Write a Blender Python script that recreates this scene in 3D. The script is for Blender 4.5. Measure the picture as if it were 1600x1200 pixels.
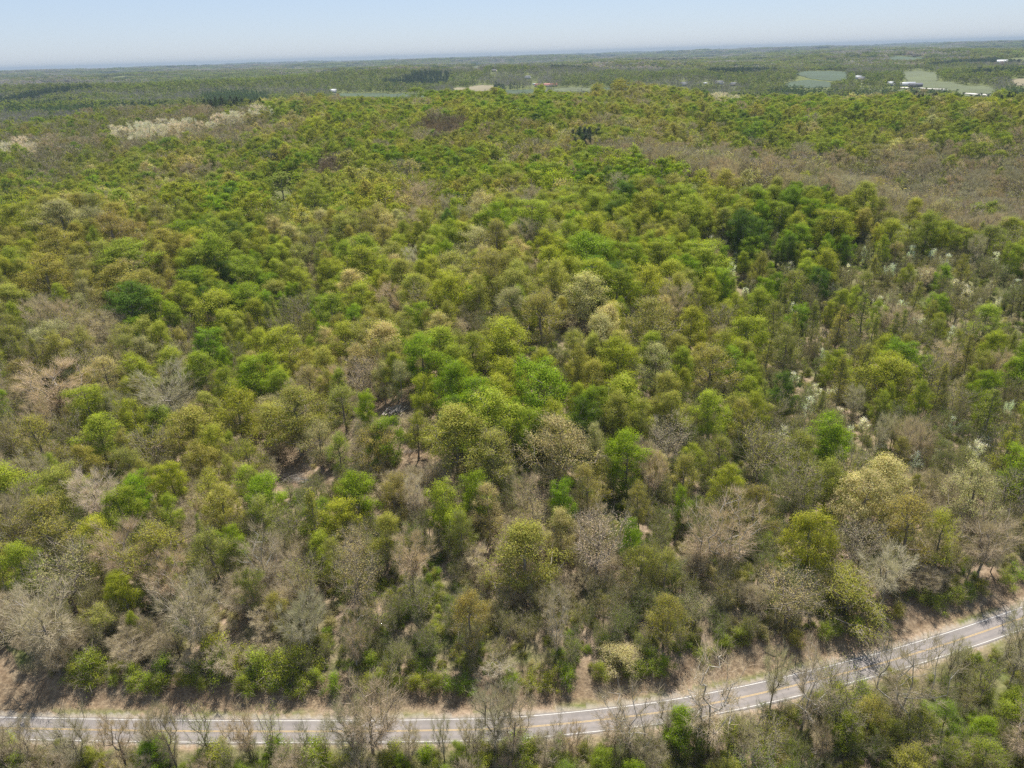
import bpy, math, random, re
import numpy as np
from mathutils import Matrix, Vector
R = math.radians
SC = bpy.context.scene
for o in list(bpy.data.objects):
    bpy.data.objects.remove(o)

# ------------------------------------------------------------ camera
CAM_Z = 130.0
FPX = 1130.0                      # focal length in pixels of the 1600 px wide photograph
PITCH = R(24.46); ROLL = R(1.72)
_F = np.array([0, math.cos(PITCH), -math.sin(PITCH)])
_U0 = np.array([0, math.sin(PITCH), math.cos(PITCH)])
_R0 = np.array([1.0, 0, 0])
CR = math.cos(ROLL) * _R0 - math.sin(ROLL) * _U0
CU = math.cos(ROLL) * _U0 + math.sin(ROLL) * _R0
CF = _F
cam_d = bpy.data.cameras.new('camera')
cam = bpy.data.objects.new('camera', cam_d)
SC.collection.objects.link(cam)
cam_d.sensor_width = 36.0
cam_d.lens = 36.0 * FPX / 1600.0
cam_d.clip_start = 1.0
cam_d.clip_end = 90000.0
cam.matrix_world = Matrix(((CR[0], CU[0], -CF[0], 0), (CR[1], CU[1], -CF[1], 0), (CR[2], CU[2], -CF[2], CAM_Z), (0, 0, 0, 1)))
SC.camera = cam

# ------------------------------------------------------------ light
SUN_AZ = R(14); SUN_EL = R(65)    # azimuth from +Y towards +X: the sun stands ahead, a little right
w = bpy.data.worlds.new('World'); SC.world = w; w.use_nodes = True
nt = w.node_tree; nt.nodes.clear()
sky = nt.nodes.new('ShaderNodeTexSky'); sky.sky_type = 'NISHITA'; sky.sun_disc = False
sky.sun_elevation = SUN_EL; sky.sun_rotation = SUN_AZ
sky.altitude = 300; sky.air_density = 1.0; sky.dust_density = 0.1; sky.ozone_density = 3.5
bg = nt.nodes.new('ShaderNodeBackground'); bg.inputs[1].default_value = 0.066
ou = nt.nodes.new('ShaderNodeOutputWorld')
tintn = nt.nodes.new('ShaderNodeMix'); tintn.data_type = 'RGBA'; tintn.blend_type = 'MULTIPLY'; tintn.inputs[0].default_value = 1.0
tintn.inputs[7].default_value = (0.90, 0.88, 0.98, 1); nt.links.new(sky.outputs[0], tintn.inputs[6])
flat = nt.nodes.new('ShaderNodeMix'); flat.data_type = 'RGBA'; flat.inputs[0].default_value = 0.55
flat.inputs[7].default_value = (4.3, 5.25, 6.7, 1); nt.links.new(tintn.outputs[2], flat.inputs[6]); nt.links.new(flat.outputs[2], bg.inputs[0]); nt.links.new(bg.outputs[0], ou.inputs[0])
sl = bpy.data.lights.new('sun', 'SUN'); sl.energy = 5.0; sl.angle = R(0.5); sl.color = (1.0, 0.95, 0.865)
so = bpy.data.objects.new('sun', sl); SC.collection.objects.link(so)
sd = Vector((math.sin(SUN_AZ) * math.cos(SUN_EL), math.cos(SUN_AZ) * math.cos(SUN_EL), math.sin(SUN_EL)))
so.rotation_euler = sd.to_track_quat('Z', 'Y').to_euler(); so.location = (0, 0, 400)
SC.view_settings.view_transform = 'Standard'; SC.view_settings.look = 'None'
SC.view_settings.exposure = 0.95; SC.view_settings.gamma = 1.0
SC.render.engine = 'CYCLES'
cy = SC.cycles
cy.max_bounces = 6; cy.diffuse_bounces = 4; cy.glossy_bounces = 1; cy.transmission_bounces = 3
cy.volume_bounces = 1; cy.transparent_max_bounces = 4; cy.use_denoising = False; cy.denoiser = 'OPENIMAGEDENOISE'; cy.denoising_input_passes = 'RGB_ALBEDO_NORMAL'
cy.caustics_reflective = False; cy.caustics_refractive = False
HAZE_DENSITY = 6.0e-5

# ------------------------------------------------------------ numbers
def _hash(ix, iy, seed):
    n = (ix.astype(np.int64) * 374761393 + iy.astype(np.int64) * 668265263 + seed * 974711) & 0x7fffffff
    n = ((n ^ (n >> 13)) * 1274126177) & 0x7fffffff
    n = (n ^ (n >> 16)) & 0xffff
    return n / 65535.0
def vnoise(x, y, s, seed=0):
    x = np.asarray(x, float) / s; y = np.asarray(y, float) / s
    ix = np.floor(x); iy = np.floor(y); fx = x - ix; fy = y - iy
    fx = fx * fx * fx * (fx * (fx * 6 - 15) + 10); fy = fy * fy * fy * (fy * (fy * 6 - 15) + 10)
    ix = ix.astype(np.int64); iy = iy.astype(np.int64)
    a = _hash(ix, iy, seed); b = _hash(ix + 1, iy, seed); c = _hash(ix, iy + 1, seed); d = _hash(ix + 1, iy + 1, seed)
    return (a + (b - a) * fx) * (1 - fy) + (c + (d - c) * fx) * fy - 0.5
def sstep(a, b, v):
    t = np.clip((v - a) / (b - a), 0, 1); return t * t * (3 - 2 * t)

def pix_dir(px, py):
    d = CF[None, :] + CR[None, :] * ((np.atleast_1d(px).astype(float)[:, None] - 800) / FPX) - CU[None, :] * ((np.atleast_1d(py).astype(float)[:, None] - 600) / FPX)
    return d
def project(x, y, z):
    p = np.stack([np.asarray(x, float), np.asarray(y, float), np.asarray(z, float) - CAM_Z], -1)
    f = p @ CF; f = np.where(f < 1, 1, f)
    return 800 + FPX * (p @ CR) / f, 600 - FPX * (p @ CU) / f, f

# ------------------------------------------------------------ road centre line (on the valley bottom, z = 0)
_rp = [(-60, 1135), (0, 1137.5), (270, 1142.5), (540, 1143), (700, 1141), (800, 1138), (930, 1126), (1060, 1109), (1200, 1081), (1350, 1044), (1480, 1006), (1600, 965), (1700, 928)]
def _flat(px, py, z=0.0):
    d = pix_dir([px], [py])[0]; t = (z - CAM_Z) / d[2]
    return np.array([d[0] * t, d[1] * t])
rp = np.array([_flat(a, b) for a, b in _rp])
rp = np.vstack([rp[0] + (rp[0] - rp[1]) * 4.0, rp, rp[-1] + (rp[-1] - rp[-2]) * 1.2, rp[-1] + (rp[-1] - rp[-2]) * 5])
def catmull(P, n):
    out = []
    for i in range(1, len(P) - 2):
        for t in np.linspace(0, 1, n, endpoint=False):
            a, b, c, d = P[i - 1], P[i], P[i + 1], P[i + 2]
            out.append(0.5 * ((2 * b) + (-a + c) * t + (2 * a - 5 * b + 4 * c - d) * t * t + (-a + 3 * b - 3 * c + d) * t ** 3))
    return np.array(out)
ROADP = catmull(np.vstack([rp[0] * 2 - rp[1], rp, rp[-1] * 2 - rp[-2]]), 14)
for _ in range(12):
    ROADP[1:-1] = 0.25 * ROADP[:-2] + 0.5 * ROADP[1:-1] + 0.25 * ROADP[2:]
def road_off(x, y):
    """signed distance to the road centre line, + on the far (hill) side"""
    x = np.asarray(x, float); y = np.asarray(y, float)
    yc = np.interp(x, ROADP[:, 0], ROADP[:, 1])
    sl_ = np.interp(x, 0.5 * (ROADP[1:, 0] + ROADP[:-1, 0]), np.diff(ROADP[:, 1]) / np.diff(ROADP[:, 0]))
    return (y - yc) / np.sqrt(1 + sl_ ** 2)

# ------------------------------------------------------------ terrain height
AZ = np.array([-70, -45, -32, -20, -10, 0, 10, 20, 32, 45, 70.0])
DD = np.array([90, 120, 150, 180, 220, 260, 330, 430, 520, 650, 800, 1000, 1200, 1500, 2200, 3000, 4200])
HT = np.array([
 [2, 2, 2, 2, 2, 2, 2, 2, 2, 2, 2],
 [3, 3, 3, 3, 4, 4, 4, 3, 2, 2, 2],
 [6, 5, 5, 7, 9, 9, 8, 6, 4, 3, 3],
 [6, 5, 4, 7, 14, 17, 13, 7, 5, 4, 5],
 [6, 3, 3, 5, 18, 23, 19, 8, 5, 5, 8],
 [8, 3, 4, 6, 19, 28, 24, 9, 6, 8, 13],
 [14, 12, 14, 12, 22, 34, 32, 17, 11, 16, 20],
 [27, 28, 30, 27, 31, 40, 41, 35, 29, 24, 22],
 [34, 35, 38, 38, 39, 44, 47, 45, 20, 10, 14],
 [20, 14, 16, 32, 46, 50, 44, 20, 5, 8, 15],
 [20, 16, 18, 34, 54, 57, 46, 36, 26, 24, 30],
 [34, 34, 34, 46, 59, 63, 58, 52, 48, 44, 44],
 [44, 44, 44, 64, 60, 60, 56, 46, 42, 44, 44],
 [45, 45, 42, 40, 32, 24, 18, 20, 22, 26, 30],
 [48, 48, 44, 36, 20, 10, 8, 10, 12, 15, 20],
 [50, 50, 50, 46, 36, 26, 28, 30, 30, 32, 35],
 [50, 50, 50, 50, 48, 45, 45, 45, 45, 45, 45]], float)
def _cub(T, t):   # catmull rows
    n = len(T); i = np.clip(np.floor(t).astype(int), 0, n - 2); f = t - i
    return i, f
def _cw(f):
    return (-0.5 * f + f * f - 0.5 * f ** 3, 1 - 2.5 * f * f + 1.5 * f ** 3, 0.5 * f + 2 * f * f - 1.5 * f ** 3, -0.5 * f * f + 0.5 * f ** 3)
def height(x, y):
    x = np.asarray(x, float); y = np.asarray(y, float)
    D = np.hypot(x, y); az = np.degrees(np.arctan2(x, y))
    u = np.interp(np.clip(az, -70, 70), AZ, np.arange(len(AZ))); v = np.interp(D, DD, np.arange(len(DD)))
    iu, fu = _cub(AZ, u); iv, fv = _cub(DD, v)
    wu = _cw(fu); wv = _cw(fv); h = 0
    for a in range(4):
        ra = np.clip(iv + a - 1, 0, len(DD) - 1)
        row = 0
        for b in range(4):
            row = row + wu[b] * HT[ra, np.clip(iu + b - 1, 0, len(AZ) - 1)]
        h = h + wv[a] * row
    near = h + 5.0 * sstep(140, 260, D) * vnoise(x, y, 55, 3) + 1.6 * vnoise(x, y, 17, 4) * sstep(120, 150, D) + 16 * sstep(380, 800, D) * vnoise(x, y, 190, 5) + 6 * sstep(180, 300, D) * vnoise(x, y, 90, 6)
    rid = 1 - 2 * np.abs(vnoise(x, y, 1700, 11)) * 1.6
    far = 34 + 62 * (vnoise(x, y, 2600, 12)) + 46 * (rid - 0.55) + 34 * vnoise(x, y, 620, 13) + 12 * vnoise(x, y, 240, 14)
    far = np.clip(far, 2, 200)
    far = far * 0.9 + 8 * sstep(5000, 12000, D)
    far = 104 - np.log1p(np.exp(-(far - 104) / 7.0 * -1.0)) * 7.0 if False else np.where(far > 88, 88 + (far - 88) * 0.35, far) + 22 * sstep(5000, 11000, D)
    k = sstep(1400, 3400, D)
    h = near * (1 - k) + far * k
    # road bench, cut bank on the hill side and low verge on the near side
    s = road_off(x, y)
    bank = 0.0 + 2.6 * sstep(4.8, 12.5, s) + 0.5 * vnoise(x, y, 5, 7) * sstep(5, 8, s)
    kk = sstep(9.5, 24, s)
    hn = bank * (1 - kk) + np.maximum(h, 2.5) * kk
    low = -2.6 * sstep(4.6, 10, -s) + 0.7 * vnoise(x, y, 8, 8) * sstep(5, 8, -s)
    out = np.where(s > 0, hn, low)
    return np.where((y < 10), low, out)
_MD = np.concatenate([np.arange(60, 400, 1.0), np.geomspace(400, 30000, 1500)])
def raycast(px, py, off=0.0):
    """point of the land (raised by off) seen along a line of sight"""
    px = np.atleast_1d(px); py = np.atleast_1d(py); d = pix_dir(px, py)
    hd = np.hypot(d[:, 0], d[:, 1]); out = np.full((len(px), 3), np.nan)
    for i in range(len(px)):
        xs = d[i, 0] / hd[i] * _MD; ys = d[i, 1] / hd[i] * _MD; zs = CAM_Z + d[i, 2] / hd[i] * _MD
        hh = height(xs, ys) + off
        k = np.nonzero(zs <= hh)[0]
        if len(k):
            j = k[0]
            if j > 0:
                a = zs[j - 1] - hh[j - 1]; b = zs[j] - hh[j]; t = a / (a - b)
                D = _MD[j - 1] + (_MD[j] - _MD[j - 1]) * t
            else: D = _MD[0]
            x = d[i, 0] / hd[i] * D; y = d[i, 1] / hd[i] * D
            out[i] = (x, y, float(height(x, y)))
    return out

# ------------------------------------------------------------ materials
def new_mat(name):
    m = bpy.data.materials.new(name); m.use_nodes = True; m.node_tree.nodes.clear()
    return m, m.node_tree.nodes, m.node_tree.links
def N(nodes, t, **k):
    n = nodes.new(t)
    for a, b in k.items(): setattr(n, a, b)
    return n
def noise(nodes, links, scale, detail=4, rough=0.6, coord=None):
    n = N(nodes, 'ShaderNodeTexNoise'); n.inputs['Scale'].default_value = scale
    n.inputs['Detail'].default_value = detail; n.inputs['Roughness'].default_value = rough
    if coord is not None: links.new(coord, n.inputs['Vector'])
    return n
def ramp(nodes, links, src, stops):
    r = N(nodes, 'ShaderNodeValToRGB'); e = r.color_ramp.elements
    while len(e) < len(stops): e.new(0.5)
    for k, (p, c) in enumerate(stops):
        e[k].position = p; e[k].color = (*c, 1)
    links.new(src, r.inputs[0]); return r
def mix(nodes, links, fac, a, b, mode='MIX'):
    m = N(nodes, 'ShaderNodeMix', data_type='RGBA', blend_type=mode)
    if isinstance(fac, (int, float)): m.inputs[0].default_value = fac
    else: links.new(fac, m.inputs[0])
    for s, v in ((6, a), (7, b)):
        if isinstance(v, tuple): m.inputs[s].default_value = (*v, 1)
        else: links.new(v, m.inputs[s])
    return m.outputs[2]
def leaf_material(name, trans=0.35):
    m, n, l = new_mat(name)
    at = N(n, 'ShaderNodeAttribute', attribute_type='INSTANCER', attribute_name='tint')
    va = N(n, 'ShaderNodeAttribute', attribute_type='GEOMETRY', attribute_name='var')
    col = mix(n, l, 1.0, at.outputs['Color'], va.outputs['Color'], 'MULTIPLY')
    d = N(n, 'ShaderNodeBsdfPrincipled'); d.inputs['Roughness'].default_value = 0.75; d.inputs['Specular IOR Level'].default_value = 0.2
    t = N(n, 'ShaderNodeBsdfTranslucent'); mx = N(n, 'ShaderNodeMixShader'); mx.inputs[0].default_value = trans
    o = N(n, 'ShaderNodeOutputMaterial')
    l.new(col, d.inputs['Base Color'])
    tc = mix(n, l, 1.0, col, (1.25, 1.35, 0.7), 'MULTIPLY'); l.new(tc, t.inputs['Color'])
    l.new(d.outputs[0], mx.inputs[1]); l.new(t.outputs[0], mx.inputs[2]); l.new(mx.outputs[0], o.inputs[0])
    return m
def bark_material(name, a, b):
    m, n, l = new_mat(name)
    tc = N(n, 'ShaderNodeTexCoord'); ns = noise(n, l, 1.3, 5, 0.7, tc.outputs['Object'])
    r = ramp(n, l, ns.outputs[0], [(0.35, a), (0.65, b)])
    d = N(n, 'ShaderNodeBsdfPrincipled'); d.inputs['Roughness'].default_value = 0.9
    o = N(n, 'ShaderNodeOutputMaterial'); l.new(r.outputs[0], d.inputs['Base Color']); l.new(d.outputs[0], o.inputs[0])
    return m
def plain(name, c, rough=0.8, var=0.12, scale=2.0):
    m, n, l = new_mat(name)
    tc = N(n, 'ShaderNodeTexCoord'); ns = noise(n, l, scale, 5, 0.65, tc.outputs['Object'])
    r = ramp(n, l, ns.outputs[0], [(0.3, tuple(v * (1 - var) for v in c)), (0.7, tuple(min(1, v * (1 + var)) for v in c))])
    d = N(n, 'ShaderNodeBsdfPrincipled'); d.inputs['Roughness'].default_value = rough
    o = N(n, 'ShaderNodeOutputMaterial'); l.new(r.outputs[0], d.inputs['Base Color']); l.new(d.outputs[0], o.inputs[0])
    return m
LEAF = leaf_material('foliage', 0.48); TWIG = leaf_material('twigs', 0.30)
TWIGB = plain('brown_twigs', (0.27, 0.225, 0.175), 0.9, 0.15, 3.0)
BARK = bark_material('bark', (0.17, 0.145, 0.12), (0.30, 0.265, 0.23))
BARK_DK = bark_material('dark_bark', (0.13, 0.105, 0.085), (0.25, 0.21, 0.17))
BARK_PALE = bark_material('pale_bark', (0.20, 0.18, 0.15), (0.44, 0.41, 0.36))

# ------------------------------------------------------------ mesh building
def mesh_from(name, V, Q, mats, midx=None, var=None):
    me = bpy.data.meshes.new(name)
    V = np.asarray(V, np.float32); Q = np.asarray(Q, np.int32)
    me.vertices.add(len(V)); me.vertices.foreach_set('co', V.ravel())
    me.loops.add(Q.size); me.loops.foreach_set('vertex_index', Q.ravel())
    me.polygons.add(len(Q)); me.polygons.foreach_set('loop_start', np.arange(0, Q.size, Q.shape[1], dtype=np.int32))
    me.polygons.foreach_set('loop_total', np.full(len(Q), Q.shape[1], np.int32))
    if midx is not None: me.polygons.foreach_set('material_index', np.asarray(midx, np.int32))
    for m in mats: me.materials.append(m)
    if var is not None:
        a = me.attributes.new('var', 'FLOAT_COLOR', 'FACE')
        c = np.ones((len(Q), 4), np.float32); c[:, :3] = var; a.data.foreach_set('color', c.ravel())
    me.update(calc_edges=True); return me
def link(o): SC.collection.objects.link(o); return o
def obj(name, me, parent=None, kind=None):
    o = link(bpy.data.objects.new(name, me))
    if parent is not None: o.parent = parent
    if kind: o['kind'] = kind
    return o
def empty(name, loc, label, cat, group=None):
    o = link(bpy.data.objects.new(name, None)); o.location = loc; o['label'] = label; o['category'] = cat
    if group: o['group'] = group
    return o

def unit(v): return v / np.maximum(np.linalg.norm(v, axis=-1, keepdims=True), 1e-9)
def skeleton(rng, H, cb, rad, shape, ntips, bias=0.4, step=1.4, ttop=0.72, lobe=5):
    P = []; par = []
    nz = max(3, int(H * ttop / step)); wob = rng.normal(0, 0.07, (nz + 1, 2)).cumsum(0); wob -= wob[0]
    for i in range(nz + 1):
        P.append([wob[i, 0], wob[i, 1], H * ttop * i / nz]); par.append(i - 1)
    k1, k2 = rng.integers(2, 5, 2); p1, p2 = rng.uniform(0, 6.28, 2)
    per = 1 if shape in ('vase', 'cone') else lobe
    ntot = ntips; ntips = max(6, ntips // per)
    t = rng.uniform(0, 1, ntips) ** (0.85 if shape != 'cone' else 1.3)
    a = rng.uniform(0, 2 * math.pi, ntips)
    if shape == 'dome': env = np.sqrt(np.clip(1 - t ** 2.3, 0, 1)) * (0.72 + 0.28 * np.minimum(1, t / 0.25))
    elif shape == 'oval': env = np.sqrt(np.clip(1 - (1.9 * t - 0.9) ** 2, 0.02, 1))
    elif shape == 'cone': env = np.clip(1 - t, 0.03, 1) ** 0.75
    elif shape == 'vase': env = np.sqrt(np.clip(1 - (1.55 * t - 0.95) ** 2 * 1.1, 0.03, 1)) * (0.45 + 0.55 * t) * 1.15
    else: env = np.sqrt(np.clip(1 - t ** 2, 0, 1))
    env = env * (1 + 0.24 * np.sin(k1 * a + p1) + 0.15 * np.sin(k2 * a * 1.0 + p2 + 5 * t))
    r = rad * env * rng.uniform(0, 1, ntips) ** bias
    z = cb + (H - cb) * t * (1 + 0.05 * np.sin(3 * a + p2))
    T = np.stack([r * np.cos(a), r * np.sin(a), z], 1)
    LC = np.repeat(T, per, 0)
    if per > 1: T = LC + unit(rng.normal(0, 1, LC.shape)) * rad * 0.235 * rng.uniform(0.35, 1.15, (len(LC), 1)) * np.array([1, 1, 0.75])
    od = np.argsort(np.hypot(T[:, 0], T[:, 1]) + 0.25 * np.abs(T[:, 2] - cb)); T = T[od]; LC = LC[od]
    P = [np.array(q, float) for q in P]; tips = []
    for q in T:
        A = np.array(P); d = A - q; hd = np.hypot(d[:, 0], d[:, 1])
        cost = np.sqrt((d ** 2).sum(1)) + 1.8 * np.maximum(0, d[:, 2] + (0.45 if shape != 'vase' else 0.9) * hd) + np.where(A[:, 2] < 0.55 * cb, 30, 0)
        j = int(np.argmin(cost)); s = P[j]; L = np.linalg.norm(q - s)
        n = max(1, int(L / step)); prev = j
        mid = (s + q) / 2 + np.array([(q - s)[0] * 0.12, (q - s)[1] * 0.12, -0.06 * L]) + rng.normal(0, 0.04 * L, 3)
        for i in range(1, n + 1):
            f = i / n; c = (1 - f) ** 2 * s + 2 * f * (1 - f) * mid + f * f * q
            P.append(c); par.append(prev); prev = len(P) - 1
        tips.append(prev)
    P = np.array(P); par = np.array(par); w_ = np.zeros(len(P)); w_[tips] = 1.0
    for i in range(len(P) - 1, 0, -1): w_[par[i]] += max(w_[i], 0.4 if i <= nz else 0)
    rr = 0.030 * np.power(np.maximum(w_, 1), 0.47) * (H / 20) ** 0.5
    rr[0] *= 1.35
    return P, par, rr, np.array(tips), LC
def tubes(P, par, rr, k=4, minr=0.0):
    i = np.nonzero(par >= 0)[0]; i = i[rr[i] >= minr]; a = P[par[i]]; b = P[i]; ra = np.minimum(rr[par[i]], rr[i] * 1.5); rb = rr[i]
    d = unit(b - a); ref = np.where(np.abs(d[:, 2:3]) > 0.9, np.array([[1.0, 0, 0]]), np.array([[0, 0, 1.0]]))
    u = unit(np.cross(d, ref)); v = np.cross(d, u); V = []
    for q, r_ in ((a, ra), (b, rb)):
        for s in range(k):
            t = 2 * math.pi * s / k; V.append(q + (u * math.cos(t) + v * math.sin(t)) * r_[:, None])
    V = np.stack(V, 1).reshape(-1, 3); base = np.arange(len(i))[:, None] * 2 * k
    Q = np.concatenate([base + np.array([[s, (s + 1) % k, k + (s + 1) % k, k + s]]) for s in range(k)], 0)
    return V, Q
def twigs(rng, C, n, length, wid, ctr, up=0.45, out=0.8):
    c = np.repeat(C, n, 0); o = unit(c - ctr); d = unit(o * out + rng.normal(0, 0.50, c.shape) + np.array([0, 0, up]))
    L = rng.uniform(0.5, 1.0, len(c))[:, None] * length; s = c + rng.normal(0, 0.16 * length, c.shape)
    sd_ = unit(np.cross(d, rng.normal(0, 1, c.shape))) * wid * 0.5
    bend = rng.normal(0, 0.15, c.shape) * L
    V = np.stack([s - sd_, s + sd_, s + d * L + bend + sd_ * 0.3, s + d * L + bend - sd_ * 0.3], 1).reshape(-1, 3)
    return V, np.arange(len(c) * 4).reshape(-1, 4)
def leaves(rng, C, n, spread, size, ctr, flat=0.7, LC=None):
    c = np.repeat(C, n, 0); g = rng.normal(0, 1, c.shape) * spread * np.array([1, 1, flat])
    p = c + g; lob = 0 if LC is None else 1.0 * unit(p - np.repeat(LC, n, 0) + 1e-3)
    nrm = unit(lob + 0.6 * unit(g) + 0.45 * unit(p - ctr) + np.array([0, 0, 0.75]) + rng.normal(0, 0.33, c.shape))
    u = unit(np.cross(nrm, rng.normal(0, 1, c.shape))); v = np.cross(nrm, u)
    s = size * rng.uniform(0.6, 1.3, len(c))[:, None] * 0.5
    asp = rng.uniform(0.55, 1.0, len(c))[:, None]
    V = np.stack([p - u * s, p - v * s * asp, p + u * s, p + v * s * asp], 1).reshape(-1, 3)
    return V, np.arange(len(c) * 4).reshape(-1, 4)
def join(parts):
    V = []; Q = []; M = []; W = []; o = 0
    for v, q, m, w_ in parts:
        V.append(v); Q.append(q + o); M.append(np.full(len(q), m)); W.append(w_); o += len(v)
    return np.concatenate(V), np.concatenate(Q), np.concatenate(M), np.concatenate(W)

# species: shape, H, crown base, radius, tips, leaves/tip, leaf size, spread, twigs/tip, bark
SPEC = {
 'dense': dict(shape='oval', H=19, cb=3.0, rad=5.9, tips=210, nl=95, ls=0.28, sp=0.78, tw=1, bark='n'),
 'dome':  dict(shape='dome', H=18, cb=4.2, rad=6.5, tips=215, nl=84, ls=0.26, sp=0.76, tw=1, bark='n'),
 'open':  dict(shape='dome', H=18, cb=4.2, rad=6.4, tips=220, nl=48, ls=0.23, sp=0.78, tw=5, bark='d'),
 'thin':  dict(shape='vase', H=17, cb=5.0, rad=5.2, tips=120, nl=26, ls=0.19, sp=0.95, tw=9, bark='d'),
 'bare':  dict(shape='vase', H=18, cb=5.0, rad=5.4, tips=120, nl=0, ls=0.2, sp=0.7, tw=17, bark='n'),
 'sparse': dict(shape='vase', H=18, cb=5.0, rad=5.0, tips=120, nl=0, ls=0.2, sp=0.7, tw=15, bark='d'),
 'pale':  dict(shape='vase', H=20, cb=4.5, rad=5.6, tips=100, nl=0, ls=0.2, sp=0.7, tw=14, bark='p'),
 'cone':  dict(shape='cone', H=20, cb=4.0, rad=4.0, tips=130, nl=34, ls=0.28, sp=0.60, tw=5, bark='n'),
 'dogwood': dict(shape='dome', H=7.5, cb=2.0, rad=3.6, tips=60, nl=26, ls=0.26, sp=0.55, tw=5, bark='n'),
 'shrub': dict(shape='round', H=4.6, cb=0.3, rad=2.9, tips=70, nl=60, ls=0.18, sp=0.55, tw=4, bark='d'),
 'pine':  dict(shape='cone', H=21, cb=4.0, rad=3.4, tips=150, nl=34, ls=0.32, sp=0.45, tw=3, bark='d'),
}
BK = {'n': BARK, 'd': BARK_DK, 'p': BARK_PALE}
def build_parts(kind, seed):
    s = SPEC[kind]; rng = np.random.default_rng(seed)
    P, par, rr, tips, LC = skeleton(rng, s['H'] * rng.uniform(0.92, 1.08), s['cb'], s['rad'], s['shape'], s['tips'], bias=0.42, ttop=0.9 if s['shape'] == 'cone' else 0.62 if kind != 'shrub' else 0.3, lobe=5 if kind == 'open' else 3)
    if kind in ('bare', 'pale', 'thin', 'sparse'): rr = rr * (1.05 if kind == 'pale' else 1.15)
    ctr = np.array([0, 0, s['cb'] + (s['H'] - s['cb']) * 0.35])
    tv, tq = tubes(P, par, rr, 5 if kind == 'pale' else 4)
    C = P[tips]; crown = []
    # shared tint variation per clump
    if s['nl']:
        lv, lq = leaves(rng, C, s['nl'], s['sp'], s['ls'], ctr, LC=LC)
        cl = np.repeat(rng.normal(1, 0.16, len(C)), s['nl'])[:, None] * rng.normal(1, 0.10, (len(lq), 1)) * (1 + rng.normal(0, 0.05, (len(lq), 3)))
        crown.append((lv, lq, 0, np.clip(cl, 0.4, 1.8)))
    if s['tw']:
        extra = P[rng.choice(len(P), len(C))]; extra = extra[extra[:, 2] > s['cb']]
        CC = np.concatenate([C, C[: len(C) // 2] * 1.0, extra]) if s['tw'] > 10 else C
        wv, wq = twigs(rng, CC, s['tw'], 2.1, 0.042, ctr)
        if s['nl']: base = np.array([[1.0, 1.0, 1.0]])
        else: base = np.array([[1.0, 1.0, 1.0]])
        crown.append((wv, wq, 1, base * rng.normal(1, 0.15, (len(wq), 1)).clip(0.5, 1.5)))
    return (tv, tq), crown
def near_proto(kind, seed):
    (tv, tq), crown = build_parts(kind, seed); s = SPEC[kind]
    V, Q, M, W = join(crown)
    twm = TWIG if kind in ('bare', 'pale', 'sparse') else TWIGB
    cm = mesh_from('crown_' + kind, V, Q, [LEAF, twm], M, W)
    tm = mesh_from('trunk_' + kind, tv, tq, [BK[s['bark']]])
    V2, Q2, M2, W2 = join(crown + [(tv, tq, 2, np.ones((len(tq), 3)))])
    jm = mesh_from('tree_' + kind, V2, Q2, [LEAF, twm, BK[s['bark']]], M2, W2)
    return cm, tm, jm
def mid_proto(kind, seed, tips, nl, ls, tw, spread=1.0):
    s = SPEC[kind]; rng = np.random.default_rng(seed)
    P, par, rr, tp, LC = skeleton(rng, s['H'], s['cb'], s['rad'] * 1.03, s['shape'], tips, bias=0.33, step=3.0, ttop=0.62, lobe=2 if tips > 20 else 1)
    ctr = np.array([0, 0, s['cb'] + (s['H'] - s['cb']) * 0.35]); C = P[tp]; parts = []
    if nl:
        v, q = leaves(rng, C, nl, spread * 0.85, ls, ctr, LC=LC)
        parts.append((v, q, 0, np.clip(np.repeat(rng.normal(1, 0.16, len(C)), nl)[:, None] * rng.normal(1, 0.1, (len(q), 1)) * (1 + rng.normal(0, 0.05, (len(q), 3))), 0.4, 1.8)))
    if tw:
        v, q = twigs(rng, C, tw, 2.4, 0.16, ctr); parts.append((v, q, 1, rng.normal(1, 0.15, (len(q), 1)).clip(0.5, 1.5) * np.ones((1, 3))))
    tv, tq = tubes(P, par, np.maximum(rr * 1.3, 0.07), 3, 0.08); parts.append((tv, tq, 2, np.ones((len(tq), 3))))
    V, Q, M, W = join(parts)
    return mesh_from('treem_' + kind, V, Q, [LEAF, TWIG if kind in ('bare', 'pale', 'sparse') else TWIGB, BK[s['bark']]], M, W)
NV = {'dense': 4, 'dome': 4, 'open': 4, 'thin': 5, 'bare': 5, 'pale': 4, 'sparse': 5, 'cone': 2, 'dogwood': 3, 'shrub': 4, 'pine': 2}
NEAR = {}; MID = {}; FAR = {}
MIDP = {'dense': (90, 34, 0.60, 0), 'dome': (90, 32, 0.58, 0), 'open': (96, 18, 0.50, 2), 'thin': (48, 15, 0.44, 8), 'bare': (50, 0, 1, 22), 'pale': (50, 0, 1, 22), 'sparse': (40, 0, 1, 14), 'cone': (50, 14, 0.6, 2), 'dogwood': (26, 9, 0.6, 2), 'shrub': (22, 10, 0.6, 2), 'pine': (55, 14, 0.6, 0)}
for ki, k in enumerate(SPEC):
    NEAR[k] = [near_proto(k, 100 * ki + 7 + i) for i in range(NV[k])]
    t_, n_, l_, w_ = MIDP[k]
    MID[k] = [mid_proto(k, 100 * ki + 57 + i, t_, n_, l_, w_) for i in range(3)]
    FAR[k] = [mid_proto(k, 100 * ki + 77 + i, 14, 5 if n_ else 0, 1.9, 0 if n_ else 16, 1.3) for i in range(2)]
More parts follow.
